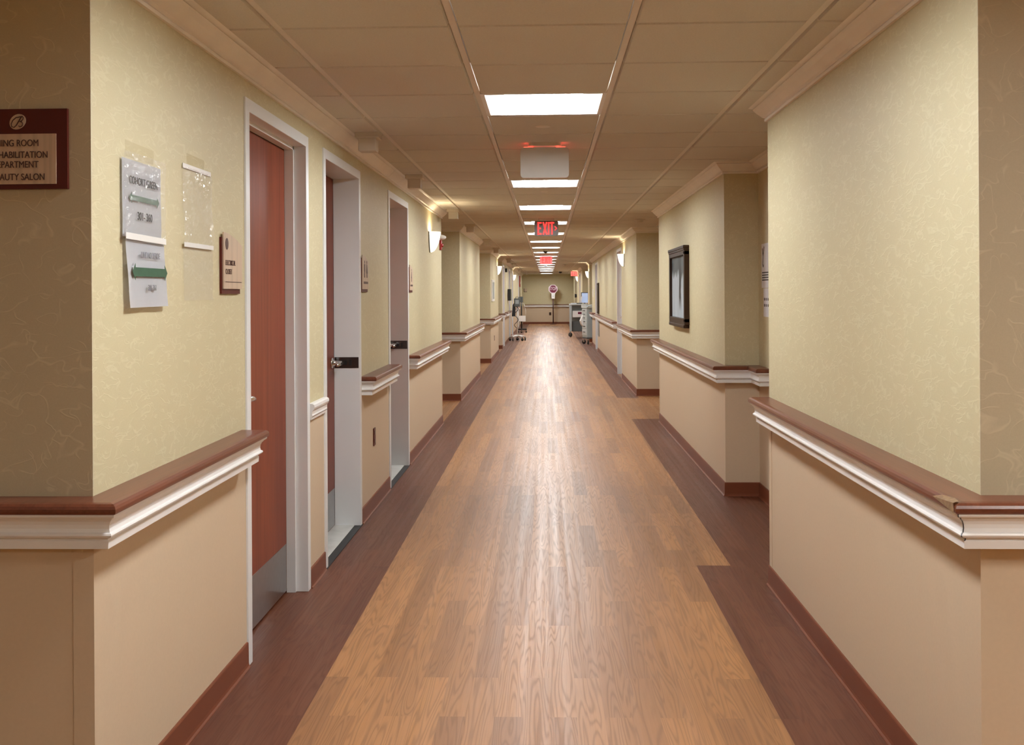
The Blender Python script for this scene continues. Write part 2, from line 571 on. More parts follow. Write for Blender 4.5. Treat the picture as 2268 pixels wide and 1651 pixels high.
# ------------------------------------------------------------------ floor
bm = B()
def quad(x0, x1, y0, y1, mi):
    box(bm, x0, x1, y0, y1, -0.05, 0.0, mi)
LX, RX1, RX2 = -0.84, 0.78, 0.96
quad(-4.2, 4.2, -3.2, 2.62, 0)
quad(LX, RX1, 2.62, 5.55, 0); quad(LX, RX2, 5.55, YFAR + .2, 0)
quad(XL - .2, LX, 2.62, 11.5, 1); quad(XL, LX, 11.5, YFAR + .2, 1)
quad(-3.2, XL, 11.5, YFAR + .2, 0)
quad(RX1, 1.8, 2.62, 5.55, 1); quad(RX2, 1.8, 5.55, 12.0, 1); quad(RX2, 3.2, 12.0, 14.42, 0)
quad(RX2, XR, 14.42, YFAR + .2, 1); quad(XR, 3.2, 14.42, YFAR + .2, 0)
struct('floor', bm, [M['floor_light'], M['floor_dark']])

# ------------------------------------------------------------------ walls
LOW, TOP = 0.86, CEIL + 0.012
def wall(name, paths, low_only=(), heads=(), upper='paper_wall', thick=0.14):
    bm = B()
    for p in paths:
        sweep(bm, [(0, 0), (0, LOW), (-thick, LOW), (-thick, 0)], p, 1)
        sweep(bm, [(0, LOW), (0, TOP), (-thick, TOP), (-thick, LOW)], p, 0)
    for p, z in heads:
        sweep(bm, [(0, z), (0, TOP), (-thick, TOP), (-thick, z)], p, 0)
    return struct(name, bm, [M[upper], M['wainscot']])

DH = 2.212          # top of the door casings
DOORS_L = [(4.02, 5.09), (5.44, 6.52), (7.69, 8.79), (27.75, 28.85), (32.3, 33.4), (35.0, 36.1), (42.9, 44.0)]
DOORS_R = [(17.62, 18.72), (25.95, 27.05), (39.0, 40.1)]
L1, L2a, L2b, L3a, L3b, L4a = 11.62, 14.06, 18.25, 21.7, 25.3, 27.3
RB1, RC1, RC2, RD1, RD2, RE1 = 11.76, 14.70, 29.1, 30.95, 32.0, 36.95

def split_runs(a, b, doors):
    runs, y = [], a
    for d0, d1 in doors:
        if a < d0 < b:
            runs.append((y, d0)); y = d1
    runs.append((y, b))
    return runs

paths = []
runs = split_runs(YC + .004, L1, DOORS_L)
for i, (a, b) in enumerate(runs):
    p = [(XL, a), (XL, b)]
    if i == len(runs) - 1: p = p + [(-3.0, L1)]
    paths.append(p)
paths.append([(-3.0, L2a), (XL, L2a), (XL, L2b), (-3.0, L2b)])
paths.append([(-3.0, L3a), (XL, L3a), (XL, L3b), (-3.0, L3b)])
runs = split_runs(L4a, YFAR, DOORS_L)
for i, (a, b) in enumerate(runs):
    p = [(XL, a), (XL, b)]
    if i == 0: p = [(-3.0, L4a)] + p
    paths.append(p)
wall('wall_left', paths, heads=[([(XL, a), (XL, b)], DH - .03) for a, b in DOORS_L])
# the face that looks back at the lobby carries a leafier paper
wall('wall_lobby_left', [[(-4.2, YC), (XL, YC)]], upper='leaf_wall', thick=0.004)
paths = [[(3.0, RB1), (XR, RB1), (XR, 7.45), (XALC, 7.45), (XALC, 5.185), (XRA, 5.185), (XRA, YC + .024)],
         [(3.0, RD2), (XR, RD2), (XR, RD1), (3.0, RD1)]]
def rev_runs(a, b, doors):
    return [(y1, y0) for y0, y1 in reversed(split_runs(a, b, doors))]
runs = rev_runs(RC1, RC2, DOORS_R)
for i, (a, b) in enumerate(runs):
    p = [(XR, a), (XR, b)]
    if i == 0: p = [(3.0, RC2)] + p
    if i == len(runs) - 1: p = p + [(3.0, RC1)]
    paths.append(p)
runs = rev_runs(RE1, YFAR, DOORS_R)
for i, (a, b) in enumerate(runs):
    p = [(XR, a), (XR, b)]
    if i == len(runs) - 1: p = p + [(3.0, RE1)]
    paths.append(p)
wall('wall_right', paths, heads=[([(XR, b), (XR, a)], DH - .03) for a, b in DOORS_R])
wall('wall_lobby_right', [[(XRA, YC + .02), (4.2, YC + .02)]], upper='leaf_wall', thick=0.004)
wall('wall_far', [[(-1.4, YFAR), (1.5, YFAR)]])
bm = B()
for x0, x1, y0, y1 in ((-3.15, -3.0, 2.75, YFAR), (3.0, 3.15, 2.75, YFAR), (-4.2, -4.05, -3.2, YC), (4.05, 4.2, -3.2, YC), (-4.2, 4.2, -3.2, -3.05),
                       (-3.0, -1.32, YFAR, YFAR + .1), (1.4, 3.0, YFAR, YFAR + .1)):
    box(bm, x0, x1, y0, y1, 0, TOP)
struct('wall_outer', bm, M['paper_wall'])

# ------------------------------------------------------------------ ceiling: lay-in tiles in a metal grid
LIGHT_J = [-4, 0, 6] + [10 + 4 * k for k in range(14)] + [70]  # last entry: extra panel put in to light the end wall
bm = B()
gap, drop = 0.014, 0.008
def tile(x0, x1, y0, y1):
    x0 += gap; x1 -= gap; y0 += 0.006; y1 -= 0.006
    b = 0.006
    lo = [bm.verts.new((x, y, CEIL - drop)) for x, y in ((x0 + b, y0 + b), (x1 - b, y0 + b), (x1 - b, y1 - b), (x0 + b, y1 - b))]
    hi = [bm.verts.new((x, y, CEIL + 0.006)) for x, y in ((x0, y0), (x1, y0), (x1, y1), (x0, y1))]
    bm.faces.new(lo)
    for k in range(4):
        bm.faces.new((lo[k], lo[(k + 1) % 4], hi[(k + 1) % 4], hi[k]))
xs = [GX + (k + .5) * G for k in range(-7, 7)]
J0, J1 = -13, 74
for i in range(len(xs) - 1):
    for j in range(J0, J1):
        y0 = GY + j * G
        if y0 > YFAR: continue
        if i == 6 and j in LIGHT_J: continue
        if (i, j) in ((10, -8), (10, -7), (2, -11)): continue
        if y0 > 3.0 and not (-3.1 < xs[i] and xs[i + 1] < 3.1): continue
        tile(xs[i], xs[i + 1], y0, y0 + G)
for f in bm.faces: f.material_index = 0
# the grid behind: strips of T-bar, open above the fittings
for x in xs:
    box(bm, x - .012, x + .012, -3.2, YFAR, CEIL, CEIL + .03, 1)
for j in range(J0, J1):
    y = GY + j * G
    if y < YFAR:
        box(bm, -4.2, 4.2, y - .012, y + .012, CEIL + .005, CEIL + .03, 1)
box(bm, -4.3, 4.3, -3.3, YFAR + .3, CEIL + .13, CEIL + .17, 0)
struct('ceiling', bm, [M['tile'], M['tbar']])

# ------------------------------------------------------------------ crown moulding, baseboard, corner guards
CD, CP = 0.085, 0.080
crown_prof = [(0, CEIL - CD), (.012, CEIL - CD), (.014, CEIL - CD + .010), (.010, CEIL - CD + .016), (.022, CEIL - CD + .022),
              (.034, CEIL - CD + .034), (.046, CEIL - CD + .046), (.056, CEIL - .026), (.062, CEIL - .020), (.058, CEIL - .016),
              (.070, CEIL - .012), (CP, CEIL - .008), (CP, CEIL - .0055), (0, CEIL - .0055)]
def crown(name, paths):
    bm = B()
    for p in paths: sweep(bm, crown_prof, p)
    return struct(name, bm, M['crown'])
crown('trim_1', [[(-4.0, YC), (XL, YC), (XL, 7.62)], [(XL, 7.625), (XL, L1), (-2.9, L1)], [(-2.9, L2a), (XL, L2a), (XL, L2b), (-2.9, L2b)],
                 [(-2.9, L3a), (XL, L3a), (XL, L3b), (-2.9, L3b)], [(-2.9, L4a), (XL, L4a), (XL, YFAR - .01)]])
crown('trim_2', [[(2.9, RB1), (XR, RB1), (XR, 7.45), (XALC, 7.45), (XALC, 5.185), (XRA, 5.185), (XRA, YC + .02), (4.0, YC + .02)],
                 [(2.9, RC2), (XR, RC2), (XR, RC1), (2.9, RC1)], [(2.9, RD2), (XR, RD2), (XR, RD1), (2.9, RD1)], [(XR, YFAR - .01), (XR, RE1), (2.9, RE1)]])

base_prof = [(0.0, 0.0005), (.017, .0005), (.016, .003), (.011, .008), (.009, .018), (.008, .092), (.006, .0965), (0, .0965)]
def baseboard(name, paths):
    bm = B()
    for p in paths: sweep(bm, base_prof, p)
    return struct(name, bm, M['base'])
DL = DOORS_L
baseboard('baseboard_left', [[(-4.0, YC), (XL, YC), (XL, DL[0][0] - .004)], [(XL, DL[0][1] + .004), (XL, DL[1][0] - .004)], [(XL, DL[1][1] + .004), (XL, DL[2][0] - .004)],
    [(XL, DL[2][1] + .004), (XL, L1), (-2.95, L1)], [(-2.95, L2a), (XL, L2a), (XL, L2b), (-2.95, L2b)], [(-2.95, L3a), (XL, L3a), (XL, L3b), (-2.95, L3b)],
    [(-2.95, L4a), (XL, L4a), (XL, DL[3][0])], [(XL, DL[3][1]), (XL, DL[4][0])], [(XL, DL[4][1]), (XL, DL[5][0])], [(XL, DL[5][1]), (XL, DL[6][0])], [(XL, DL[6][1]), (XL, YFAR - .03)]])
DR = DOORS_R
baseboard('baseboard_right', [[(2.95, RB1), (XR, RB1), (XR, 7.45), (XALC, 7.45), (XALC, 5.185), (XRA, 5.185), (XRA, YC + .02), (4.0, YC + .02)],
    [(XR, DR[0][0]), (XR, RC1), (2.95, RC1)], [(XR, DR[1][0]), (XR, DR[0][1])], [(2.95, RC2), (XR, RC2), (XR, DR[1][1])],
    [(2.95, RD2), (XR, RD2), (XR, RD1), (2.95, RD1)], [(XR, DR[2][0]), (XR, RE1), (2.95, RE1)], [(XR, YFAR - .03), (XR, DR[2][1])]])
baseboard('baseboard_far', [[(XL + .03, YFAR), (XR - .03, YFAR)]])

tn = 3
def guard(cx, cy, dx, dy):
    """a thin L of vinyl below the rail wrapping an outside corner; dx, dy point along the two walls away from the corner"""
    global tn
    bm = B()
    w, t = 0.052, 0.0022
    x0, x1 = sorted((cx, cx + dx * w)); y0, y1 = sorted((cy, cy + dy * w))
    box(bm, min(x0, x0 - (t if dx > 0 else 0)), max(x1, x1 + (t if dx < 0 else 0)), *(sorted((cy, cy - dy * t))), .098, .805)
    box(bm, *(sorted((cx, cx - dx * t))), y0, y1, .098, .805)
    struct('trim_%d' % tn, bm, M['wainscot']); tn += 1
for a in ((XL, YC, -1, 1), (XL, L1, -1, -1), (XL, L2a, -1, 1), (XL, L2b, -1, -1), (XL, L3a, -1, 1), (XRA, YC + .02, 1, 1), (XRA, 5.185, 1, -1),
          (XR, RB1, 1, -1), (XR, RC1, 1, 1)):
    guard(*a)

# ------------------------------------------------------------------ handrails
mold_prof = [(0, .806), (.068, .806), (.069, .826), (.066, .829), (.066, .832), (.073, .834), (.080, .8375), (.082, .842), (.080, .8465), (.075, .849),
             (.073, .858), (.074, .868), (.078, .877), (.084, .883), (.085, .8865), (.092, .8885), (.094, .892), (.094, .897), (0, .897)]
cap_prof = [(0, .8965), (.094, .8965), (.099, .899), (.101, .904), (.101, .911), (.098, .918), (.091, .923), (.080, RAIL_T), (0, RAIL_T)]
RP = 0.101
def handrail(label, path, smooth_chip=None):
    mid = path[len(path) // 2]
    t = thing('handrail', label, 'handrail', (mid[0], mid[1], 0.806))
    bm = B(); sweep(bm, mold_prof, path); link('white_molding', bm, M['trim'], t)
    bm = B(); sweep(bm, cap_prof, path); link('wood_cap', bm, M['cap'], t)
    return t
def L_end(y):      # the rail turns back into the left wall at y
    return [(XL, y - RP), (XL - .02, y - RP)]
def L_start(y):
    return [(XL - .02, y + RP), (XL, y + RP)]
def R_start(y, x=XR):
    return [(x + .02, y - RP), (x, y - RP)]
def R_end(y, x=XR):
    return [(x, y + RP), (x + .02, y + RP)]
handrail('wood capped white handrail wrapping the near left corner under the paper notices', [(-4.0, YC), (XL, YC)] + L_end(3.99))
handrail('short wood capped handrail above the dark red outlet cover between two restroom doors', L_start(6.525) + L_end(7.70))
handrail('wood capped handrail running below the nearest left wall sconce and red strobe', L_start(8.80) + L_end(L1 + .08))
handrail('handrail wrapping the wall pier just past the first opening on the left', [(-2.9, L2a), (XL, L2a)] + L_end(L2b + .06))
handrail('handrail wrapping the left pier that carries the thin white framed notice', [(-2.9, L3a), (XL, L3a)] + L_end(L3b + .03))
handrail('short handrail stub before the far white door frame past the left notice pier', [(-2.9, L4a), (XL, L4a)] + L_end(DL[3][0] - .01))
handrail('handrail below the black wall screen on the far left wall', L_start(DL[3][1] + .01) + L_end(DL[4][0] - .01))
handrail('handrail beside the white vital signs stand on the far left wall', L_start(DL[5][1] + .01) + L_end(DL[6][0] - .01))
rA = handrail('handrail with the chipped corner on the nearest right wall', R_start(5.20, XRA) + [(XRA, YC + .02), (4.0, YC + .02)])
handrail('handrail under the framed picture, stepping into the right alcove', R_start(RB1 + .03) + [(XR, 7.45), (XALC, 7.45)] + R_end(7.06, XALC))
handrail('handrail wrapping the right pier under the nearest right wall sconce', R_start(DR[0][0] - .01) + [(XR, RC1), (2.9, RC1)])
handrail('long handrail under the tall dark framed panel on the far right wall', R_start(DR[1][0] - .01) + R_end(DR[0][1] + .01))
handrail('short handrail stub beside the nearer grey medication cart', R_start(RC2 + .02) + R_end(DR[1][1] + .01))
handrail('handrail on the far right wall behind the stop sign end of the corridor', [(XR, YFAR - .15), (XR, RE1 + 3.4)])
handrail('handrail across the end wall behind the stop sign', [(XL + .13, YFAR), (XR - .13, YFAR)])
# splintered wood and an open mitre at the near right corner
bm = B()
cx, cy = XRA - RP, YC + .02 - RP
pts = [(cx - .0015, cy + .012, .9235), (cx + .012, cy + .010, .9270), (cx + .020, cy + .060, .9266), (cx + .006, cy + .105, .9255), (cx - .0018, cy + .150, .9140), (cx - .0022, cy + .050, .9040), (cx - .0022, cy + .008, .8990)]
vs = [bm.verts.new(p) for p in pts]; c0 = bm.verts.new((cx - .0035, cy + .055, .9205))
for a, b in zip(vs, vs[1:] + vs[:1]): bm.faces.new((a, b, c0))
bmesh.ops.solidify(bm, geom=bm.faces[:], thickness=0.003)
o = link('chipped_edge', bm, M['rawwood'], rA); o['label'] = 'splintered bare wood at the corner'
bm = B()
for k in range(len(mold_prof) - 2):
    (o0, z0), (o1, z1) = mold_prof[k + 1], mold_prof[k + 2]
    if z0 < .824: continue
    def q(o_, z_, s): return (XRA - o_ - .0006 + s * .0016, YC + .02 - o_ - .0006 - s * .0016 + .0016, z_)
    a = [bm.verts.new(q(o0, z0, 0)), bm.verts.new(q(o1, z1, 0)), bm.verts.new(q(o1, z1, 1.6)), bm.verts.new(q(o0, z0, 1.6))]
    bm.faces.new(a)
o = link('mitre_gap', bm, M['black'], rA); o['label'] = 'dark open joint'

# white chair rail between the first two doors
bm = B(); sweep(bm, [(0, .826), (.012, .826), (.014, .838), (.020, .846), (.017, .854), (.019, .868), (.026, .878), (.030, .888), (.028, .900), (.018, .906), (0, .906)], [(XL, DL[0][1] + .002), (XL, DL[1][0] - .002)])
struct('trim_%d' % tn, bm, M['trim']); tn += 1

# ------------------------------------------------------------------ doors
def door(n, wallx, y0, y1, side, jamb, label, stop=False, hinge_far=False, lever=True, threshold=False, plate=True, kick=.24):
    """a steel-framed laminate door set back in the wall; side = +1 for the left wall, whose frame faces +X"""
    root = struct_empty('door_%d' % n, (wallx, (y0 + y1) / 2, 0))
    root['label'] = label
    s = side
    X = lambda d: wallx + s * d          # d metres out of the wall plane into the corridor
    def bx(bm, d0, d1, a0, a1, z0, z1, mi=0, bev=0):
        xa, xb = sorted((X(d0), X(d1)))
        box(bm, xa, xb, a0, a1, z0, z1, mi, bev)
    cw = 0.052
    z = DH
    bm = B()
    bx(bm, -jamb, .008, y0, y0 + cw, 0.001, z, bev=.002); bx(bm, -jamb, .008, y1 - cw, y1, 0.001, z, bev=.002)
    bx(bm, -jamb, .008, y0 + cw - .002, y1 - cw + .002, z - cw, z, bev=.002)
    if stop:
        bx(bm, -jamb, -.052, y0 + cw - .002, y0 + cw + .016, 0.001, z - cw); bx(bm, -jamb, -.052, y1 - cw - .016, y1 - cw + .002, 0.001, z - cw)
        bx(bm, -jamb, -.052, y0 + cw, y1 - cw, z - cw - .016, z - cw)
    link('frame', bm, M['frame'], root)
    i0, i1 = y0 + cw + (.016 if stop else 0), y1 - cw - (.016 if stop else 0)
    zt = z - cw - (.016 if stop else 0)
    bm = B(); bx(bm, -jamb - .042, -jamb, i0 + .003, i1 - .003, .010, zt - .003)
    slab = link('door_leaf', bm, M['door'], root)
    bm = B(); bx(bm, -jamb, -jamb + .0016, i0 + .012, i1 - .012, .014, kick)
    link('kick_plate', bm, M['steel'], root)
    # a dark room edge behind so no light leaks around the leaf
    bm = B(); bx(bm, -jamb - .30, -jamb - .06, y0 - .05, y1 + .05, 0.0, z + .05)
    link('backing', bm, M['black'], root)
    if lever:
        hy = i1 - .075
        if hinge_far: hy = i0 + .075
        dirn = -1 if not hinge_far else 1
        bm = B()
        lathe(bm, [(0, 0), (.033, 0), (.033, .006 * s), (.028, .010 * s), (.017, .012 * s), (.014, .030 * s), (.013, .064 * s), (.0, .067 * s)], (X(-jamb), hy, 1.02), 'X', 20)
        tube(bm, [(X(-jamb + .058), hy - .004 * dirn, 1.02), (X(-jamb + .060), hy + .02 * dirn, 1.021), (X(-jamb + .060), hy + .07 * dirn, 1.018), (X(-jamb + .056), hy + .115 * dirn, 1.012)], [.013, .013, .012, .010], 12)
        link('lever_handle', bm, M['chrome'], root)
    if plate:
        bm = B()
        jy = y1 - cw
        bx(bm, -jamb + .004, -.001, jy - .0022, jy, .984, 1.052)
        pl = link('strike_plate', bm, M['darkmetal'], root)
        bm = B()
        bx(bm, -jamb + .095, -jamb + .112, jy - .0030, jy - .0020, 1.000, 1.038, bev=.0004)
        bx(bm, -jamb + .060, -jamb + .080, jy - .0032, jy - .0018, 1.004, 1.030)
        link('latch_slot', bm, M['black'], pl)
    if threshold:
        bm = B(); bx(bm, -jamb - .04, -.032, y0 + cw, y1 - cw, 0.0005, .008, bev=.002); link('stone_threshold', bm, M['marble'], root)
        bm = B(); bx(bm, -.032, .012, y0 + .01, y1 - .01, 0.0005, .006); link('rubber_strip', bm, M['rubber'], root)
    return root
door(1, XL, *DL[0], 1, .095, 'red-brown laminate door in a white steel frame beside the electrical closet sign', stop=True, plate=False, hinge_far=True)
door(2, XL, *DL[1], 1, .155, 'deep set door with a lever handle between the two nearest restroom signs', threshold=True)
door(3, XL, *DL[2], 1, .150, 'deep set door in a white frame after the dark red outlet cover', threshold=True)
for k, d in enumerate(DL[3:]):
    door(4 + k, XL, *d, 1, .10, ['white framed door past the left notice pier', 'white framed door after the black wall screen', 'white framed door behind the vital signs stand', 'last white framed door on the left before the end wall'][k], stop=True, plate=False)
for k, d in enumerate(DR):
    door(8 + k, XR, *d, -1, .10, ['white framed door by the nearest right sconce', 'white framed door by the tall dark panel', 'white framed door on the right before the end wall'][k], stop=True, plate=False)

# ------------------------------------------------------------------ ceiling lights
def troffer(name, xc, y0, label, lens, group, hz=CEIL):
    t = thing(name, label, 'ceiling light', (xc, y0 + G / 2, hz), group)
    x0, x1, y1 = xc - G / 2 + .013, xc + G / 2 - .013, y0 + G - .013
    y0 = y0 + .013
    bm = B()
    f = .020
    for a in ((x0, x1, y0, y0 + f), (x0, x1, y1 - f, y1), (x0, x0 + f, y0 + f, y1 - f), (x1 - f, x1, y0 + f, y1 - f)):
        box(bm, *a, hz - .006, hz + .010)
    link('frame', bm, M['trim'], t)
    # sloping white pan around a shallow lens
    bm = B()
    o = [(x0 + f, y0 + f), (x1 - f, y0 + f), (x1 - f, y1 - f), (x0 + f, y1 - f)]
    s1, s2 = .085, .018
    i = [(x0 + f + s1, y0 + f + s2), (x1 - f - s1, y0 + f + s2), (x1 - f - s1, y1 - f - s2), (x0 + f + s1, y1 - f - s2)]
    lo = [bm.verts.new((x, y, hz + .002)) for x, y in o]
    hi = [bm.verts.new((x, y, hz + .026)) for x, y in i]
    for k in range(4): bm.faces.new((lo[k], lo[(k + 1) % 4], hi[(k + 1) % 4], hi[k]))
    bmesh.ops.solidify(bm, geom=bm.faces[:], thickness=.002)
    link('reflector', bm, M['reflector'], t)
    bm = B(); box(bm, i[0][0], i[1][0], i[0][1], i[2][1], hz + .021, hz + .031)
    link('lens', bm, lens, t)
    return t
first = None
ORD = ['nearest', 'second', 'third', 'fourth', 'fifth', 'sixth', 'seventh', 'eighth', 'ninth', 'tenth', 'eleventh', 'twelfth', 'thirteenth', 'fourteenth', 'fifteenth', 'farthest']
for k, j in enumerate(LIGHT_J[1:-1]):
    lab = 'lit square ceiling panel, %s of the row down the corridor' % (ORD[k] if k in (0, 15) else ORD[k] + ' from the camera')
    if k == 0: lab = 'large glaring square ceiling panel nearest the camera, before the blank sign back'
    if k == 1: lab = 'lit square ceiling panel just behind the blank back of the hanging sign'
    if k == 15: lab = 'last lit ceiling panel of the evenly spaced row down the corridor'
    if first is None:
        first = troffer('ceiling_light', GX, GY, lab, M['lens'], 'ceiling panels down the corridor')
    else:
        clone(first, (0, j * G, 0), lab)
clone(first, (0, 70 * G, 0), 'added ceiling panel brightening the end wall, beyond a gap in the row')  # invented fixture, added only to brighten the end wall
clone(first, (0, -4 * G, 0), 'ceiling panel overhead at the corridor mouth, above the near wall corners')
lob = troffer('lobby_light', xs[10] + G / 2, GY - 8 * G, 'square ceiling panel over the lobby, to the right', M['lobbylens'], 'lobby ceiling panels')
clone(lob, (xs[2] - xs[10], -3 * G, 0), 'added unseen fill panel over the lobby, to the left')  # out-of-view panel added as fill for the dim left lobby wall
clone(lob, (0, G, 0), 'square ceiling panel over the lobby, next to the right one')

# ------------------------------------------------------------------ wall sconces
def sconce(wx, y, z, s, label):
    """a half-shield of lit glass against the wall; z is the rim height"""
    t = thing('wall_sconce', label, 'wall lamp', (wx, y, z), 'glass shield wall sconces')
    H, W, D = .205, .105, .098
    X = lambda d: wx + s * d
    def section(f):       # f from 0 (rim) to 1 (tip): half width, depth
        g = math.sqrt(max(0.0, 1 - f ** 1.7))
        return W * g, D * g
    bm = B()
    rows = []
    n = 14
    fs = [0, .03, .16, .17, .18, .30, .42, .54, .66, .76, .85, .92, .97, 1.0]
    for f in fs:
        w, d = section(f)
        k = 1.0 if f > .175 or f < .16 else 1.0
        w *= (1.02 if f < .165 else 1.0); d *= (1.03 if f < .165 else 1.0)
        rows.append([bm.verts.new((X(.008 + d * math.sin(math.pi * i / n)), y - w * math.cos(math.pi * i / n), z - f * H)) for i in range(n + 1)])
    for a, b in zip(rows, rows[1:]):
        for i in range(n):
            try:
                f = bm.faces.new((a[i], a[i + 1], b[i + 1], b[i])); f.smooth = True
            except ValueError: pass
    bmesh.ops.remove_doubles(bm, verts=bm.verts, dist=1e-5)
    bmesh.ops.solidify(bm, geom=bm.faces[:], thickness=.003)
    link('glass_shade', bm, M['shade'], t)
    bm = B()
    pts = [( (section(f)[0] + .004) * sg, -f * H - (.004 if f > .9 else 0)) for sg, seq in ((1, fs), (-1, fs[::-1])) for f in seq]
    pts = [p for i, p in enumerate(pts) if i == 0 or (Vector(p) - Vector(pts[i - 1])).length > 1e-4]
    flat(bm, pts, '+X' if s > 0 else '-X', (wx, y, z), 0, .009)
    link('back_plate', bm, M['black'], t)
    bm = B()
    bmesh.ops.create_icosphere(bm, subdivisions=2, radius=.020, matrix=Matrix.Translation((X(.055), y, z - .035)))
    link('bulb', bm, M['bulb'], t)
    return t
sc = sconce(XL, 10.46, 2.065, 1, 'lit glass wall sconce on the left, beside the red fire strobe')
clone(sc, (0, 24.75 - 10.46, .03), 'lit glass wall sconce on the left, above the thin white framed notice')
clone(sc, (0, 36.3 - 10.46, .03), 'lit glass wall sconce on the far left, above the vital signs stand')
sr = sconce(XR, 17.05, 2.075, -1, 'lit glass wall sconce on the right by the white door frame')
clone(sr, (0, 31.3 - 17.05, .02), 'lit glass wall sconce on the right, above the two grey carts')
clone(sr, (0, 42.0 - 17.05, .04), 'lit glass wall sconce on the far right, under the small red exit sign')

# ------------------------------------------------------------------ exit signs and ceiling fittings
def exit_sign(xc, y, face, label, chevron, panel, letters, w=.292, h=.184, back=None):
    t = thing('exit_sign', label, 'exit sign', (xc, y, CEIL), 'hanging exit signs')
    bm = B()
    pts = rrect(.20, .07, .032)
    prism(bm, [(xc + u, y + v) for u, v in pts], 'Z', CEIL - .028, CEIL - .0055)
    link('canopy', bm, M['offwhite'], t)
    zc = CEIL - .036 - h / 2
    bm = B(); flat(bm, rrect(w, h, .02), face, (xc, y, zc), -.006, .006)
    p = link('panel', bm, panel, t)
    if back:
        bm = B(); flat(bm, rrect(w + .002, h + .002, .021), face, (xc, y, zc), -.012, -.0062); link('back_cover', bm, back, t)
    zz = zc
    off = -.012 if chevron else 0
    v = Vector(FACE[face][2]) * .0068
    u = Vector(FACE[face][0])
    bm = B()
    # block capitals: narrow strokes, 15 cm high
    hh, st = .152, .017
    def seg(u0, v0, u1, v1, wd=st):
        a, b = Vector((u0, v0)), Vector((u1, v1)); d = (b - a).normalized(); n_ = Vector((-d.y, d.x)) * wd / 2
        flat(bm, [tuple(a - n_), tuple(b - n_), tuple(b + n_), tuple(a + n_)], face, (xc, y, zz), .0062, .0082)
    b0, t0, wl = -hh / 2, hh / 2, .042
    x0 = -.100 + (0 if chevron else .018)
    seg(x0, b0, x0, t0); seg(x0 - st / 2, t0 - st / 2, x0 + wl, t0 - st / 2); seg(x0 - st / 2, 0, x0 + wl * .8, 0); seg(x0 - st / 2, b0 + st / 2, x0 + wl, b0 + st / 2)
    x1 = x0 + wl + .020
    seg(x1, b0, x1 + wl, t0); seg(x1, t0, x1 + wl, b0)
    x2 = x1 + wl + .024
    seg(x2, b0, x2, t0)
    x3 = x2 + .040
    seg(x3, b0, x3, t0); seg(x3 - .027, t0 - st / 2, x3 + .027, t0 - st / 2)
    if chevron:
        x4 = x3 + .034
        seg(x4, .024, x4 + .024, 0, .010); seg(x4, -.024, x4 + .024, 0, .010)
    link('lettering', bm, letters, t)
    if back:
        pa = Vector((xc, y, zc + h / 2))
        for a, b in ((-w / 2 + .02, -.07), (.07, w / 2 - .02)):
            bm = B()
            flat(bm, [(a, 0), (b, 0), (b, .004), (a, .004)], face, pa, -.004, .004)
            link('lit_top_edge', bm, M['exitglow'], t)
    return t
exit_sign(-.008, 6.375, '+Y', 'hanging exit sign seen from its blank pale back, red glow on the ceiling', False, M['exitpink'], M['exitred'], back=M['exitback'])
exit_sign(0.0, 12.80, '-Y', 'hanging exit sign with glowing red EXIT letters and a right arrow', True, M['exitface'], M['exitred'])
exit_sign(-.012, 24.9, '-Y', 'hanging exit sign farther down, washed out pink red, below the black camera dome', False, M['exitpink'], M['exitred'])
exit_sign(1.12, 42.4, '-Y', 'small red exit sign by the far right wall', False, M['exitpink'], M['exitred'])

for y, lab in ((5.745, 'flush round sprinkler cover plate behind the nearest ceiling panel'), (9.40, 'flush round sprinkler cover plate behind the second ceiling panel')):
    bm = B(); lathe(bm, [(0, CEIL - .0105), (.038, CEIL - .0105), (.043, CEIL - .008), (.043, CEIL - .0065), (0, CEIL - .0065)], (-.015, y, 0), 'Z', 28)
    o = link('sprinkler_cover', bm, M['tbar']); tag(o, lab, 'sprinkler', 'ceiling sprinkler covers')

def dome_camera(x, y, r, label):
    t = thing('camera_dome', label, 'security camera', (x, y, CEIL), 'ceiling camera domes')
    bm = B(); lathe(bm, [(0, CEIL - .0055), (r * 1.15, CEIL - .0055), (r * 1.15, CEIL - .03), (r, CEIL - .036), (0, CEIL - .036)], (x, y, 0), 'Z', 24); link('housing', bm, M['white'], t)
    bm = B(); lathe(bm, [(r * math.cos(a), CEIL - .034 - r * .95 * math.sin(a)) for a in (math.pi / 2 * k / 8 for k in range(9))], (x, y, 0), 'Z', 24); link('tinted_dome', bm, M['black'], t)
dome_camera(-.02, 22.0, .048, 'black camera dome on the ceiling just above the pink red exit sign')
dome_camera(-.03, 33.1, .045, 'tiny camera dome among the far ceiling panels')
dome_camera(.56, 42.7, .075, 'black camera dome on the ceiling near the end wall')

def detector(x, y, label):
    t = thing('smoke_detector', label, 'smoke detector', (x, y, CEIL), 'round smoke detectors')
    bm = B(); lathe(bm, [(0, CEIL - .0065), (.070, CEIL - .0065), (.072, CEIL - .016), (.066, CEIL - .022), (0, CEIL - .022)], (x, y, 0), 'Z', 28); link('base', bm, M['offwhite'], t)
    bm = B(); lathe(bm, [(.048, CEIL - .021), (.045, CEIL - .038), (.036, CEIL - .050), (0, CEIL - .052)], (x, y, 0), 'Z', 28); link('sensor_head', bm, M['offwhite'], t)
detector(1.16, 13.05, 'round cream smoke detector on the ceiling in the first right opening')
detector(.58, 33.0, 'round smoke detector on the far ceiling, right of the light row')

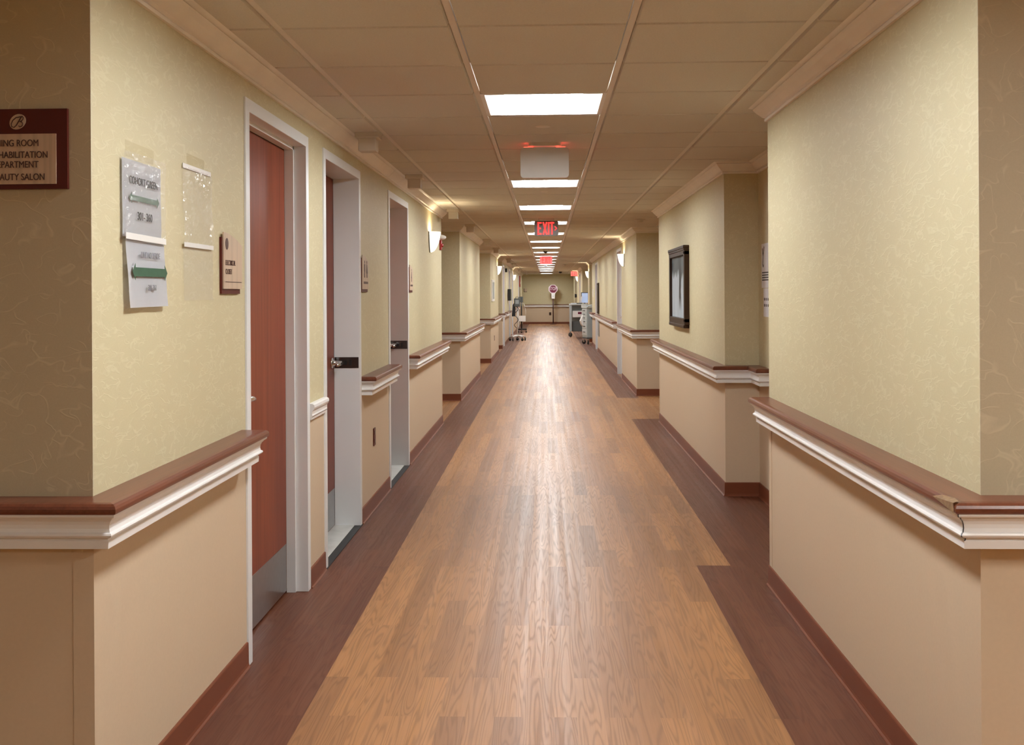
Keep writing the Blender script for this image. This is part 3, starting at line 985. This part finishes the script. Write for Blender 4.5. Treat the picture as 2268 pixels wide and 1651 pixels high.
PB = [(-1.01, 5.93), (-1.01, 8.03), (-1.005, 11.3), (-1.0, 13.75), (-1.0, 17.55), (-1.0, 20.8), (-.985, 27.4), (-.975, 31.4), (-1.0, 38.3)]
PBL = ['two step ceiling box nearest the camera, above the second left door', 'two step ceiling box above the third left door',
       'two step ceiling box above the red strobe corner', 'two step ceiling box at the first left opening', 'two step ceiling box over the end of the first left pier',
       'two step ceiling box at the second left opening', 'two step ceiling box by the left door after the notice pier', 'two step ceiling box above the black wall screen', 'farthest two step ceiling box on the left']
x, y = PB[0]
t0 = thing('ceiling_box', PBL[0], 'ceiling box', (x, y, CEIL), 'two step boxes along the left ceiling edge')
bm = B(); box(bm, x - .067, x + .067, y - .067, y + .067, CEIL - .040, CEIL - .0055, 0, .006); link('mounting_plate', bm, M['offwhite'], t0)
bm = B(); box(bm, x - .050, x + .050, y - .050, y + .050, CEIL - .112, CEIL - .039, 0, .004); link('lamp_body', bm, M['offwhite'], t0)
for (x2, y2), lab in zip(PB[1:], PBL[1:]):
    clone(t0, (x2 - x, y2 - y, 0), lab)
bm = B(); box(bm, -.845, -.815, 43.9, 43.93, 2.23, CEIL - .0055, 0, .004); box(bm, -.87, -.79, 43.87, 43.96, CEIL - .022, CEIL - .0058)
tag(link('ceiling_bracket', bm, M['white']), 'small white bracket hanging from the far left ceiling', 'bracket')

# fire strobe at the end of the first left wall
t = thing('fire_strobe', 'red fire alarm strobe with a pale round lens behind the nearest left sconce', 'fire alarm', (XL, 11.45, 2.0))
bm = B(); box(bm, XL + .0005, XL + .022, 11.40, 11.50, 1.925, 2.035, 0, .008); link('red_housing', bm, M['red'], t)
bm = B(); lathe(bm, [(.030 * math.cos(a), .0005 + .070 * math.sin(a)) for a in (math.pi / 2 * k / 8 for k in range(9))], (XL, 11.47, 2.065), 'X', 20); link('lens', bm, M['white'], t)
bm = B(); lathe(bm, [(.022, .021), (.018, .036), (0, .040)], (XL, 11.45, 1.975), 'X', 16); link('horn', bm, M['red'], t)

# ------------------------------------------------------------------ signs and notices
# directory sign on the lobby face at left
yS = YC
t = thing('directory_sign', 'maroon directory sign listing dining room, rehabilitation department and beauty salon', 'sign', (-1.5, yS, 1.72))
bm = B(); flat(bm, rect(-.38, .273, -.103, .103), '-Y', (-1.5, yS, 1.8195), .0005, .010); link('maroon_panel', bm, M['maroon'], t)
bm = B(); flat(bm, rect(-.36, .245, 1.729 - 1.8195, 1.858 - 1.8195), '-Y', (-1.5, yS, 1.8195), .0102, .013); link('tan_panel', bm, M['tan'], t)
LS = yS - .0136
def sx(u): return -1.2245 - (150 - u) * (2.74 / 2318)   # sign-face pixel pitch at this wall
rows = [('DINING ROOM', 1.8335, 87), ('REHABILITATION', 1.8035, 107), ('DEPARTMENT', 1.7785, 86), ('BEAUTY SALON', 1.7465, 100)]
lettering('lettering', [(s, (sx(u), LS, z), .0175, .80, 'RIGHT') for s, z, u in rows], '-Y', M['signink'], t)
bm = B(); flat(bm, [(math.cos(.6) * a - math.sin(.6) * b, math.sin(.6) * a + math.cos(.6) * b) for a, b in oval(0, 0, .0225, .0185)], '-Y', (sx(39.5), yS, 1.8895), .0102, .0115)
lg = link('emblem_oval', bm, M['tan'], t)
bm = B()
cxs = sx(39.5)
def em(pts, r=.0013):
    tube(bm, [(cxs + u, yS - .0122, 1.8895 + v) for u, v in pts], r, 6)
em([(.013, .013), (.006, .0125), (-.004, .0105), (-.0125, .003), (-.0165, -.006), (-.015, -.013), (-.009, -.0145), (-.003, -.009), (.003, .001), (.009, .011), (.0125, .014)])
em([(.0125, .014), (.0155, .010), (.014, .005), (.009, .001), (.005, .0005), (.011, -.0005), (.0135, -.005), (.012, -.011), (.006, -.0135), (.003, -.0105)])
link('emblem_letter', bm, M['signink'], lg)

# paper notices in clear sleeves on the left wall
def wavy(bm, y0, y1, z0, z1, d, amp, seed, ny=10, nz=14, lean=0.0, tilt=0.0, crumple=0.0):
    rnd = random.Random(seed)
    ph = [rnd.uniform(0, 6.28) for _ in range(4)]
    g = []
    for i in range(ny + 1):
        row = []
        for k in range(nz + 1):
            u, v = i / ny, k / nz
            dd = d + amp * (1 + math.sin(u * 7 + ph[0] + v * 3) * .6 + math.sin(v * 9 + ph[1]) * .4) * (.35 + .65 * (1 - v)) + lean * (1 - v)
            dd += crumple * rnd.uniform(-1, 1) * (1.0 if v > .8 or u < .12 or u > .88 else .45)
            row.append(bm.verts.new((XL + max(dd, .001), y0 + (y1 - y0) * u + tilt * (1 - v), z0 + (z1 - z0) * v + tilt * .3 * (u - .5))))
        g.append(row)
    for i in range(ny):
        for k in range(nz):
            f = bm.faces.new((g[i][k], g[i + 1][k], g[i + 1][k + 1], g[i][k + 1])); f.smooth = False
    if crumple == 0:
        bmesh.ops.solidify(bm, geom=bm.faces[:], thickness=.0006)

def arrow2(bm, yc, zc, half, hw, shaft, d, tilt=0.0):
    hl = half * .16
    pts = [(-half, 0), (-half + hl, hw), (-half + hl, shaft), (half - hl, shaft), (half - hl, hw), (half, 0), (half - hl, -hw), (half - hl, -shaft), (-half + hl, -shaft), (-half + hl, -hw)]
    c, s = math.cos(tilt), math.sin(tilt)
    flat(bm, [(u * c - v * s, u * s + v * c) for u, v in pts], '+X', (XL, yc, zc), d, d + .0006)

y0, y1 = 2.835, 3.125
yc = (y0 + y1) / 2
t = thing('paper_notice', 'white COHORT GREEN notice with a green double arrow in a shiny taped sleeve', 'notice', (XL, yc, 1.6))
bm = B(); wavy(bm, y0, y1, 1.605, 1.823, .006, .001, 1); link('sheet', bm, M['paper'], t)
D1 = XL + .0125
lettering('lettering', [('COHORT GREEN', (D1, yc - .004, 1.764), .0225, .88, 'CENTER'), ('301- 360', (D1, yc + .004, 1.666), .0235, .95, 'CENTER')], '+X', M['ink'], t)
bm = B(); arrow2(bm, yc + .003, 1.716, .112, .016, .0075, .0122); link('green_arrow', bm, M['green'], t)
bm = B(); wavy(bm, y0 - .006, y1 + .012, 1.592, 1.842, .0150, .0030, 5, 20, 26, crumple=.0022); link('clear_sleeve', bm, M['sleeve'], t)
bm = B(); flat(bm, [(-.10, -.012), (.105, -.012), (.112, .030), (-.104, .034)], '+X', (XL, yc - .005, 1.842), .0005, .0012); link('tape', bm, M['tape'], t)
t = thing('paper_notice', 'white UNIDAO VERDE notice with a thick green double arrow, lower and curling', 'notice', (XL, yc, 1.4))
bm = B(); wavy(bm, y0 + .012, y1 + .012, 1.408, 1.602, .010, .002, 3, lean=.008, tilt=.006); link('sheet', bm, M['paper'], t)
D2 = XL + .0225
lettering('lettering', [('UNIDAO VERDE', (D2, yc + .020, 1.556), .0180, .80, 'CENTER'), ('301-361', (D2 + .003, yc + .024, 1.463), .0165, .85, 'CENTER')], '+X', M['greyink'], t)
bm = B(); arrow2(bm, yc + .018, 1.508, .133, .0235, .0125, .0225); link('green_arrow', bm, M['green'], t)
bm = B(); flat(bm, [(-.15, 1.598), (.152, 1.594), (.152, 1.612), (-.15, 1.616)], '+X', (XL, yc, 0), .0185, .0195); link('sleeve_strip', bm, M['white'], t)

s0, s1 = 3.32, 3.615
t = thing('plastic_sleeve', 'empty glossy clear sleeve taped to the wall, upper one left of the electrical sign', 'plastic sleeve', (XL, 3.46, 1.75))
bm = B(); wavy(bm, s0, s1, 1.612, 1.858, .004, .004, 8, 18, 24, crumple=.0022); link('clear_film', bm, M['sleeve'], t)
bm = B(); flat(bm, rect(-.14, .14, 1.853, 1.868), '+X', (XL, 3.465, 0), .0035, .0045); link('white_strip', bm, M['white'], t)
bm = B(); flat(bm, [(-.09, 1.862), (.08, 1.862), (.085, 1.902), (-.09, 1.905)], '+X', (XL, 3.46, 0), .0005, .0012); link('tape', bm, M['tape'], t)
t = thing('plastic_sleeve', 'empty dull clear sleeve hanging directly below the glossy one', 'plastic sleeve', (XL, 3.46, 1.5))
bm = B(); wavy(bm, s0 + .004, s1 + .004, 1.425, 1.604, .004, .003, 11, 14, 18, crumple=.0012); link('clear_film', bm, M['sleeve'], t)
bm = B(); flat(bm, rect(-.145, .15, 1.598, 1.613), '+X', (XL, 3.465, 0), .0085, .0095); link('white_strip', bm, M['white'], t)

def room_sign(y0, y1, z0, z1, label, kind):
    """tan face with a swept top over a maroon backing that shows to the left and below"""
    t = thing('room_sign', label, 'sign', (XL, (y0 + y1) / 2, z0), 'tan and maroon room signs')
    w, h = y1 - y0, z1 - z0
    def outline(du, dv):
        top = [(w * (1 - .02 * k), h * (.82 + .18 * (1 - (1 - k / 10) ** 1.6))) for k in range(11)]
        top = [(w * (1 - k / 10), h * (.80 + .20 * (1 - (1 - k / 10) ** 1.8))) for k in range(11)]
        return [(du, dv), (w + du, dv)] + [(u + du, v + dv) for u, v in top]
    bm = B(); flat(bm, outline(-.004, -.018), '+X', (XL, y0, z0), .0005, .008); link('maroon_backing', bm, M['maroon'], t)
    bm = B(); flat(bm, outline(.007, 0), '+X', (XL, y0, z0), .0082, .013); link('tan_face', bm, M['tan'], t)
    D = XL + .0136
    yy = y0 + .010
    bm = B()
    if kind == 'text':
        flat(bm, oval(.032, h * .80, .017, .021), '+X', (XL, yy, z0), .0132, .0142)
        b2 = B(); flat(b2, rect(.014, w - .012, .024, .0265), '+X', (XL, yy, z0), .0132, .0138); link('underline', b2, M['signink'], t)
        lettering('lettering', [('ELECTRICAL', (D, yy + .014, z0 + .094), .0195, .80, 'LEFT'), ('CLOSET', (D, yy + .014, z0 + .062), .0195, .80, 'LEFT')], '+X', M['signink'], t)
        link('emblem', bm, M['signink'], t)
        return t
    def person(cu, skirt):
        flat(bm, oval(cu, h * .80, .0085, .0105, 16), '+X', (XL, yy, z0), .0132, .0142)
        if skirt:
            flat(bm, [(cu - .009, h * .74), (cu + .009, h * .74), (cu + .026, h * .47), (cu - .026, h * .47)], '+X', (XL, yy, z0), .0132, .0142)
            for q in (-.007, .007): flat(bm, rect(cu + q - .0045, cu + q + .0045, h * .34, h * .47), '+X', (XL, yy, z0), .0132, .0142)
        else:
            flat(bm, [(cu - .018, h * .74), (cu + .018, h * .74), (cu + .018, h * .52), (cu + .011, h * .52), (cu + .011, h * .34), (cu + .002, h * .34), (cu + .002, h * .52), (cu - .002, h * .52), (cu - .002, h * .34), (cu - .011, h * .34), (cu - .011, h * .52), (cu - .018, h * .52)], '+X', (XL, yy, z0), .0132, .0142)
    if kind == 'pair':
        person(w * .30, False); person(w * .68, True)
    else:
        person(w * .48, True)
    flat(bm, rect(w * .16, w * .86, h * .155, h * .225), '+X', (XL, yy, z0), .0132, .0140)
    link('pictogram', bm, M['signink'], t)
    return t
room_sign(3.712, 3.935, 1.464, 1.668, 'tan ELECTRICAL CLOSET sign with a swept top beside the first door', 'text')
room_sign(6.545, 6.765, 1.475, 1.690, 'tan restroom sign with two dark figures beside the second door', 'pair')
room_sign(8.815, 9.030, 1.475, 1.690, 'tan restroom sign with one dark figure beside the third door', 'one')

# red outlet cover low on the left wall, others far off
def outlet(pos, face, mat, label, w=.072, h=.118):
    t = thing('outlet', label, 'outlet', pos, 'wall outlets')
    bm = B(); flat(bm, rrect(w, h, .006, 3), face, pos, .0005, .006); link('cover_plate', bm, mat, t)
    bm = B()
    for v in (-.028, .028): flat(bm, rrect(.034, .028, .008, 3), face, Vector(pos) + Vector((0, 0, v)), .006, .008)
    link('socket', bm, M['signink'], t)
outlet((XL, 7.02, .482), '+X', M['maroon'], 'dark red outlet with cover plate low on the wall before the third door')
outlet((XL, 23.2, .46), '+X', M['frame_wood'], 'small dark outlet under the handrail on the left notice pier')
outlet((.155, YFAR, .48), '-Y', M['frame_wood'], 'brown outlet low on the end wall beside the stop sign pole', .10, .14)

# ------------------------------------------------------------------ framed picture on the right wall
py0, py1, pz0, pz1 = 9.27, 10.42, 1.125, 1.862
t = thing('framed_picture', 'dark wood framed print of a pale icy cascade on the right wall', 'picture', (XR, (py0 + py1) / 2, pz0))
bm = B()
fw, fd = .062, .045
X0, X1 = XR - fd, XR - .0005
box(bm, X0, X1, py0, py0 + fw, pz0 + .05, pz1 - .05, 0, .004); box(bm, X0, X1, py1 - fw, py1, pz0 + .05, pz1 - .05, 0, .004)
box(bm, X0, X1, py0, py1, pz1 - .085, pz1 - .03, 0, .004); box(bm, X0, X1, py0, py1, pz0 + .028, pz0 + .085, 0, .004)
link('frame', bm, M['frame_wood'], t)
bm = B(); box(bm, X0 - .010, X1, py0 - .004, py1 + .004, pz1 - .030, pz1, 0, .006); box(bm, X0 - .005, X1, py0 - .002, py1 + .002, pz1 - .046, pz1 - .028, 0, .005)
link('top_ledge', bm, M['frame_wood'], t)
bm = B(); box(bm, X0 - .006, X1, py0 + .02, py1 - .02, pz0, pz0 + .03, 0, .006); link('bottom_ledge', bm, M['frame_wood'], t)
bm = B(); box(bm, XR - .022, XR - .012, py0 + fw - .004, py1 - fw + .004, pz0 + .08, pz1 - .08); link('print', bm, M['painting'], t)

# two printed notices inside the alcove
t = thing('alcove_notice', 'white printed notice with a bold black tick on the alcove wall, upper', 'notice', (XALC, 7.2, 1.6))
bm = B(); flat(bm, rect(-.14, .11, -.15, .155), '-X', (XALC, 7.2, 1.62), .0005, .0015); link('sheet', bm, M['paper'], t)
bm = B()
def stroke(bm, pts, w, pos, face='-X', d=.0017):
    for (a, b) in zip(pts, pts[1:]):
        a, b = Vector(a), Vector(b); dd = (b - a).normalized(); n_ = Vector((-dd.y, dd.x)) * w / 2
        flat(bm, [tuple(a - n_), tuple(b - n_), tuple(b + n_), tuple(a + n_)], face, pos, d, d + .0004)
stroke(bm, [(-.110, .125), (-.085, .07), (-.05, .135)], .016, (XALC, 7.2, 1.62)); stroke(bm, [(-.085, .07), (-.095, .005), (-.07, 0)], .018, (XALC, 7.2, 1.62))
for v in (-.045, -.062, -.079, -.096): flat(bm, rect(-.12, .09, v - .004, v + .004), '-X', (XALC, 7.2, 1.62), .0017, .0021)
link('print', bm, M['ink'], t)
t = thing('alcove_notice', 'white printed notice with two black dots on the alcove wall, lower', 'notice', (XALC, 7.15, 1.37))
bm = B(); flat(bm, rect(-.13, .10, -.10, .095), '-X', (XALC, 7.15, 1.372), .0005, .0015); link('sheet', bm, M['paper'], t)
bm = B()
for v in (.020, -.022):
    for u in (-.095, -.04, .02): flat(bm, oval(u, v, .016, .011, 14), '-X', (XALC, 7.15, 1.372), .0017, .0021)
link('print', bm, M['ink'], t)

# ------------------------------------------------------------------ far wall fittings on both sides
t = thing('framed_notice', 'thin white framed notice under the second left sconce', 'notice', (XL, 22.5, 1.3))
bm = B()
for a in ((22.1, 22.16, 1.28, 1.74), (22.94, 23.0, 1.28, 1.74)): box(bm, XL + .0005, XL + .025, a[0], a[1], a[2], a[3], 0, .004)
box(bm, XL + .0005, XL + .025, 22.16, 22.94, 1.28, 1.33, 0, .004); box(bm, XL + .0005, XL + .025, 22.16, 22.94, 1.69, 1.74, 0, .004); link('frame', bm, M['white'], t)
bm = B(); box(bm, XL + .0008, XL + .012, 22.16, 22.94, 1.33, 1.69); link('print', bm, M['grey'], t)

t = thing('wall_screen', 'black wall mounted screen on the far left wall', 'screen', (XL, 31.3, 1.25))
bm = B(); box(bm, XL + .0005, XL + .012, 31.25, 31.45, 1.33, 1.47); link('wall_mount', bm, M['darkgrey'], t)
bm = B(); box(bm, XL + .012, XL + .098, 31.05, 31.70, 1.235, 1.58, 0, .006); link('display', bm, M['black'], t)
bm = B(); box(bm, XL + .0005, XL + .06, 29.45, 29.60, 2.05, 2.16, 0, .01)
tag(link('door_dome', bm, M['black']), 'small black dome lamp high beside the far left white door frame', 'signal lamp')
t = thing('red_notice', 'tall orange red notice board high on the far left wall', 'notice', (XL, 44.6, 1.75))
bm = B(); box(bm, XL + .0005, XL + .05, 44.15, 45.05, 1.73, 2.19, 0, .005); link('board', bm, M['notice_red'], t)
bm = B(); box(bm, XL + .05, XL + .052, 44.25, 44.95, 1.85, 1.95); link('print', bm, M['white'], t)

t = thing('wall_panel', 'tall dark framed panel on the far right wall above the handrail', 'panel', (XR, 25.45, .95))
bm = B(); box(bm, XR - .03, XR - .0005, 25.12, 25.80, .945, 1.69, 0, .004); link('frame', bm, M['frame_wood'], t)
bm = B(); box(bm, XR - .034, XR - .030, 25.18, 25.74, 1.0, 1.64); link('board', bm, M['black'], t)
t = thing('wall_vent', 'grey metal wall grille below the tall dark panel on the right', 'vent', (XR, 25.45, .4))
bm = B(); box(bm, XR - .014, XR - .0005, 25.14, 25.80, .40, .77, 0, .003); link('frame', bm, M['steel'], t)
bm = B()
for k in range(9): box(bm, XR - .019, XR - .014, 25.18, 25.76, .43 + k * .036, .45 + k * .036)
link('louvre', bm, M['grey'], t)
bm = B(); flat(bm, [(-.11, -.10), (.09, -.12), (.10, .10), (-.10, .11)], '-X', (XR, 28.55, 1.45), .001, .004)
tag(link('paper_sheet', bm, M['paper']), 'white paper sheet on the right wall just above the nearer cart', 'paper')
t = thing('wall_phone', 'black wall phone on the far right wall by the end of the corridor', 'phone', (XR, 43.9, 1.3))
bm = B(); box(bm, XR - .05, XR - .0005, 43.8, 44.0, 1.27, 1.41, 0, .01); link('base', bm, M['black'], t)
bm = B(); box(bm, XR - .085, XR - .05, 43.82, 43.88, 1.26, 1.42, 0, .01); link('handset', bm, M['black'], t)
t = thing('wall_sign', 'small sign with dark edges on the end wall at left', 'sign', (-1.03, YFAR, 1.5))
bm = B(); flat(bm, rect(-.075, .085, -.085, .085), '-Y', (-1.02, YFAR, 1.60), .0005, .008); link('dark_backing', bm, M['frame_wood'], t)
bm = B(); flat(bm, rect(-.050, .085, -.065, .085), '-Y', (-1.02, YFAR, 1.60), .0082, .014); link('tan_face', bm, M['tan'], t)

# ------------------------------------------------------------------ stop sign on a pole
sy, spx = 49.05, .295
t = thing('stop_sign', 'octagonal maroon stop sign on a thin brown pole before the end wall', 'sign', (spx, sy, 0))
bm = B(); lathe(bm, [(0, .0), (.16, .0), (.16, .012), (.04, .03), (.014, .05), (0, .05)], (spx, sy, 0.001), 'Z', 28); link('base', bm, M['pole'], t)
bm = B(); tube(bm, [(spx, sy, .04), (spx, sy, 1.30)], .027, 12); link('pole', bm, M['pole'], t)
bm = B(); box(bm, spx - .075, spx + .085, sy - .045, sy - .02, 1.195, 1.46, 0, .01); p_ = link('dispenser', bm, M['white'], t)
bm = B(); box(bm, spx - .015, spx + .02, sy - .048, sy - .045, 1.29, 1.32); link('push_bar', bm, M['grey'], p_)
ct = (spx, sy - .02, 1.648)
def octo(r): return [(r * math.cos(math.pi / 8 + k * math.pi / 4), r * math.sin(math.pi / 8 + k * math.pi / 4)) for k in range(8)]
bm = B(); flat(bm, octo(.222), '-Y', ct, -.004, .004); flat(bm, rect(-.015, .015, -.45, -.1), '-Y', ct, -.022, -.005); link('pale_border', bm, M['stoppink'], t)
bm = B(); flat(bm, octo(.182), '-Y', ct, .0042, .007); link('maroon_face', bm, M['stopred'], t)
lettering('lettering', [('STOP', (spx, sy - .0275, 1.660), .150, .66, 'CENTER')], '-Y', M['stoppink'], t)

# ------------------------------------------------------------------ carts and stands
def caster(bm_w, bm_f, x, y, r=.05, ang=0.0, w=.028):
    """wheel into bm_w, fork into bm_f"""
    c, s = math.cos(ang), math.sin(ang)
    prof = [(0, -w / 2), (r * .55, -w / 2), (r * .62, -w / 2 + .004), (r, -w / 2 + .003), (r, w / 2 - .003), (r * .62, w / 2 - .004), (r * .55, w / 2), (0, w / 2)]
    b2 = B(); lathe(b2, prof, (0, 0, 0), 'X', 20)
    me = bpy.data.meshes.new('w'); b2.to_mesh(me); b2.free()
    me.transform(Matrix.Translation((x, y, r + .001)) @ Matrix.Rotation(ang, 4, 'Z'))
    bm_w.from_mesh(me); bpy.data.meshes.remove(me)
    for sg in (-1, 1):
        b3 = B(); box(b3, sg * (w / 2 + .003) - .002, sg * (w / 2 + .003) + .002, -.018, .022, 0, r + .012)
        me = bpy.data.meshes.new('f'); b3.to_mesh(me); b3.free()
        me.transform(Matrix.Translation((x, y, r + .001)) @ Matrix.Rotation(ang, 4, 'Z')); bm_f.from_mesh(me); bpy.data.meshes.remove(me)
    tube(bm_f, [(x, y, 2 * r + .008), (x, y, 2 * r + .05)], .012, 10)

def add_casters(t, pts, r, ang=0.3, top=None):
    for k, (x, y) in enumerate(pts):
        a, b = B(), B()
        caster(a, b, x, y, r, ang + k * .9)
        w = link('caster', a, M['rubber'], t)
        link('fork', b, M['steel'], w)

# vital signs stand
vx, vy = -.900, 31.95
t = thing('vital_signs_stand', 'white rolling vital signs stand with a grey monitor and basket at the far left', 'medical stand', (vx, vy, 0))
bm = B()
legs = []
for k in range(5):
    a = 2 * math.pi * k / 5 + .35
    ex, ey = vx + .245 * math.cos(a), vy + .245 * math.sin(a)
    tube(bm, [(vx, vy, .155), (vx + .12 * math.cos(a), vy + .12 * math.sin(a), .150), (ex, ey, .125)], [.034, .028, .022], 10)
    legs.append((ex, ey))
lathe(bm, [(0, .12), (.06, .125), (.06, .165), (.03, .185), (0, .185)], (vx, vy, 0), 'Z', 20)
link('base', bm, M['white'], t)
add_casters(t, legs, .045)
bm = B(); tube(bm, [(vx, vy, .17), (vx, vy, 1.10)], .019, 14); link('pole', bm, M['white'], t)
bm = B(); box(bm, vx - .10, vx + .085, vy - .07, vy + .07, 1.045, 1.30, 0, .02); mon = link('monitor', bm, M['darkgrey'], t)
bm = B(); box(bm, vx - .06, vx + .05, vy - .074, vy - .069, 1.13, 1.25); link('display', bm, M['grey'], mon)
bm = B(); tube(bm, [(vx - .06, vy, 1.29), (vx - .05, vy, 1.335), (vx + .03, vy, 1.335), (vx + .04, vy, 1.29)], .010, 8); link('carry_handle', bm, M['darkgrey'], mon)
bm = B(); prism(bm, [(vx - .17, .75), (vx - .06, .75), (vx - .055, 1.10), (vx - .09, 1.17), (vx - .14, 1.10)], 'Y', vy - .05, vy + .02); link('pressure_cuff', bm, M['black'], t)
bm = B()
for (a, b, c_, d) in ((-.0, .21, -.10, -.09), (-.0, .21, .09, .10), (-.0, .01, -.09, .09), (.20, .21, -.09, .09)):
    box(bm, vx + .04 + a, vx + .04 + b, vy + c_, vy + d, .60, .765)
box(bm, vx + .04, vx + .25, vy - .10, vy + .10, .595, .605); link('basket', bm, M['white'], t)
bm = B(); tube(bm, [(vx - .03 + .06 * math.sin(k * .8), vy - .06 - .02 * math.cos(k * .9), 1.06 - k * .042) for k in range(17)], .009, 8); link('coiled_cable', bm, M['black'], t)
bm = B(); tube(bm, [(vx + .07, vy - .05, 1.16), (vx + .20, vy - .06, 1.14), (vx + .25, vy - .06, .95), (vx + .26, vy - .05, .78)], .007, 8); link('probe_cord', bm, M['white'], t)

# black wheeled stand behind it
bx_, by_ = -.935, 38.6
t = thing('black_stand', 'black T shaped rolling stand behind the vital signs stand', 'stand', (bx_, by_, 0))
bm = B(); tube(bm, [(bx_, by_, .10), (bx_, by_, 1.30)], .024, 12); link('pole', bm, M['black'], t)
bm = B(); box(bm, bx_ - .13, bx_ + .19, by_ - .03, by_ + .03, .10, .15, 0, .008); box(bm, bx_ - .03, bx_ + .03, by_ - .2, by_ + .2, .10, .14, 0, .008); link('base', bm, M['black'], t)
add_casters(t, [(bx_ - .11, by_), (bx_ + .165, by_), (bx_, by_ - .18), (bx_, by_ + .18)], .035)
bm = B(); box(bm, bx_ - .10, bx_ + .06, by_ - .02, by_ + .02, 1.12, 1.33, 0, .008); link('tray', bm, M['darkgrey'], t)

# medication cart (nearer)
mx, my = 1.255, 29.68
t = thing('medication_cart', 'nearer grey medication cart with a column of drawers against the right wall', 'cart', (mx, my, 0))
def place(bm, ang=math.radians(15), c=(mx, my)):
    R = Matrix.Translation((c[0], c[1], 0)) @ Matrix.Rotation(ang, 4, 'Z')
    bm.transform(R)
    return bm
bm = B(); box(bm, -.20, .20, -.225, .225, .20, 1.02, 0, .012); link('body', place(bm), M['cartgrey'], t)
bm = B(); box(bm, -.225, .215, -.24, .24, 1.02, 1.075, 0, .015); box(bm, -.225, -.20, -.24, .24, 1.07, 1.115, 0, .006); box(bm, -.2, .21, .22, .24, 1.07, 1.115, 0, .006); link('top', place(bm), M['cartlight'], t)
zz = 1.0
for k, h in enumerate((.10, .10, .10, .12, .14, .18)):
    zz -= h
    bm = B(); box(bm, -.212, -.199, -.205, .205, zz + .004, zz + h - .006, 0, .004); dwr = link('drawer', place(bm), M['cartlight'], t)
    bm = B(); box(bm, -.224, -.210, -.10, .10, zz + h * .5 - .012, zz + h * .5 + .012, 0, .004); link('handle', place(bm), M['darkgrey'], dwr)
bm = B(); tube(bm, [(-.20, -.245, 1.03), (-.17, -.285, 1.085), (0, -.29, 1.13), (.18, -.285, 1.135)], .016, 10); link('push_handle', place(bm), M['cartlight'], t)
bm = B(); prism(bm, [(-.10, .80), (.18, .80), (.18, .55), (.02, .55)], 'Y', -.30, -.226); link('side_bin', place(bm), M['darkgrey'], t)
bm = B(); prism(bm, [(-.215, .83), (-.29, .66), (-.26, .56), (-.215, .50)], 'Y', .06, .20); link('waste_bag', place(bm), M['white'], t)
bm = B(); box(bm, -.205, .205, -.23, .23, .160, .20, 0, .008); link('bumper_base', place(bm), M['darkgrey'], t)
R15 = Matrix.Translation((mx, my, 0)) @ Matrix.Rotation(math.radians(15), 4, 'Z')
add_casters(t, [tuple((R15 @ Vector((a, b, 0))).to_2d()) for a, b in ((-.16, -.19), (-.16, .19), (.16, -.19), (.16, .19))], .058)

# workstation cart (farther)
wx, wy = 1.035, 34.55
t = thing('workstation_cart', 'farther grey workstation cart with a lit screen and papers on its top', 'cart', (wx, wy, 0))
for sx_ in (-1, 1):
    bm = B(); x = wx + sx_ * .26
    prism(bm, [(wy - .24, .20), (wy - .10, .20), (wy - .06, .55), (wy + .02, 1.05), (wy - .26, 1.05), (wy - .25, .5)], 'X', x - .035, x + .035)
    link('side_panel', bm, M['cartgrey'], t)
bm = B(); box(bm, wx - .215, wx + .215, wy - .15, wy + .22, .19, .52, 0, .01); link('lower_case', bm, M['darkgrey'], t)
bm = B(); box(bm, wx - .215, wx + .215, wy + .10, wy + .22, .52, 1.05, 0, .004); link('back_panel', bm, M['cartgrey'], t)
bm = B(); box(bm, wx - .30, wx + .30, wy - .28, wy + .24, 1.05, 1.10, 0, .018); link('worktop', bm, M['cartlight'], t)
bm = B(); box(bm, wx - .19, wx + .19, wy - .22, wy + .10, .655, .865, 0, .008); bin_ = link('storage_bin', bm, M['white'], t)
bm = B(); box(bm, wx - .02, wx + .10, wy - .224, wy - .219, .76, .83); link('bin_label', bm, M['stopred'], bin_)
bm = B(); box(bm, wx - .12, wx + .12, wy + .05, wy + .08, 1.22, 1.47, 0, .006); 
bm.transform(Matrix.Translation((.22, .02, 0))); mon = link('monitor', bm, M['black'], t)
bm = B(); box(bm, wx + .12, wx + .32, wy + .064, wy + .069, 1.13, 1.45); link('display', bm, M['screen'], mon)
bm = B(); tube(bm, [(wx + .22, wy + .1, 1.10), (wx + .22, wy + .1, 1.25)], .02, 10); link('monitor_arm', bm, M['black'], t)
add_casters(t, [(wx - .26, wy - .2), (wx + .26, wy - .2), (wx - .26, wy + .18), (wx + .26, wy + .18)], .072)
bm = B(); box(bm, wx - .06, wx + .12, wy - .20, wy - .06, 1.1005, 1.125, 0, .006); tag(link('keyboard', bm, M['black']), 'black keyboard on the workstation cart top', 'keyboard')
bm = B(); box(bm, wx - .24, wx - .02, wy - .03, wy + .19, 1.1005, 1.122); tag(link('paper_stack', bm, M['paper']), 'low stack of white papers on the workstation cart top', 'papers')
bm = B(); prism(bm, [(wx + .06, 1.1005), (wx + .10, 1.1005), (wx + .15, 1.38), (wx + .10, 1.33)], 'Y', wy - .04, wy + .03); tag(link('leaflet_holder', bm, M['paper']), 'upright pale leaflet holder on the workstation cart', 'leaflet holder')
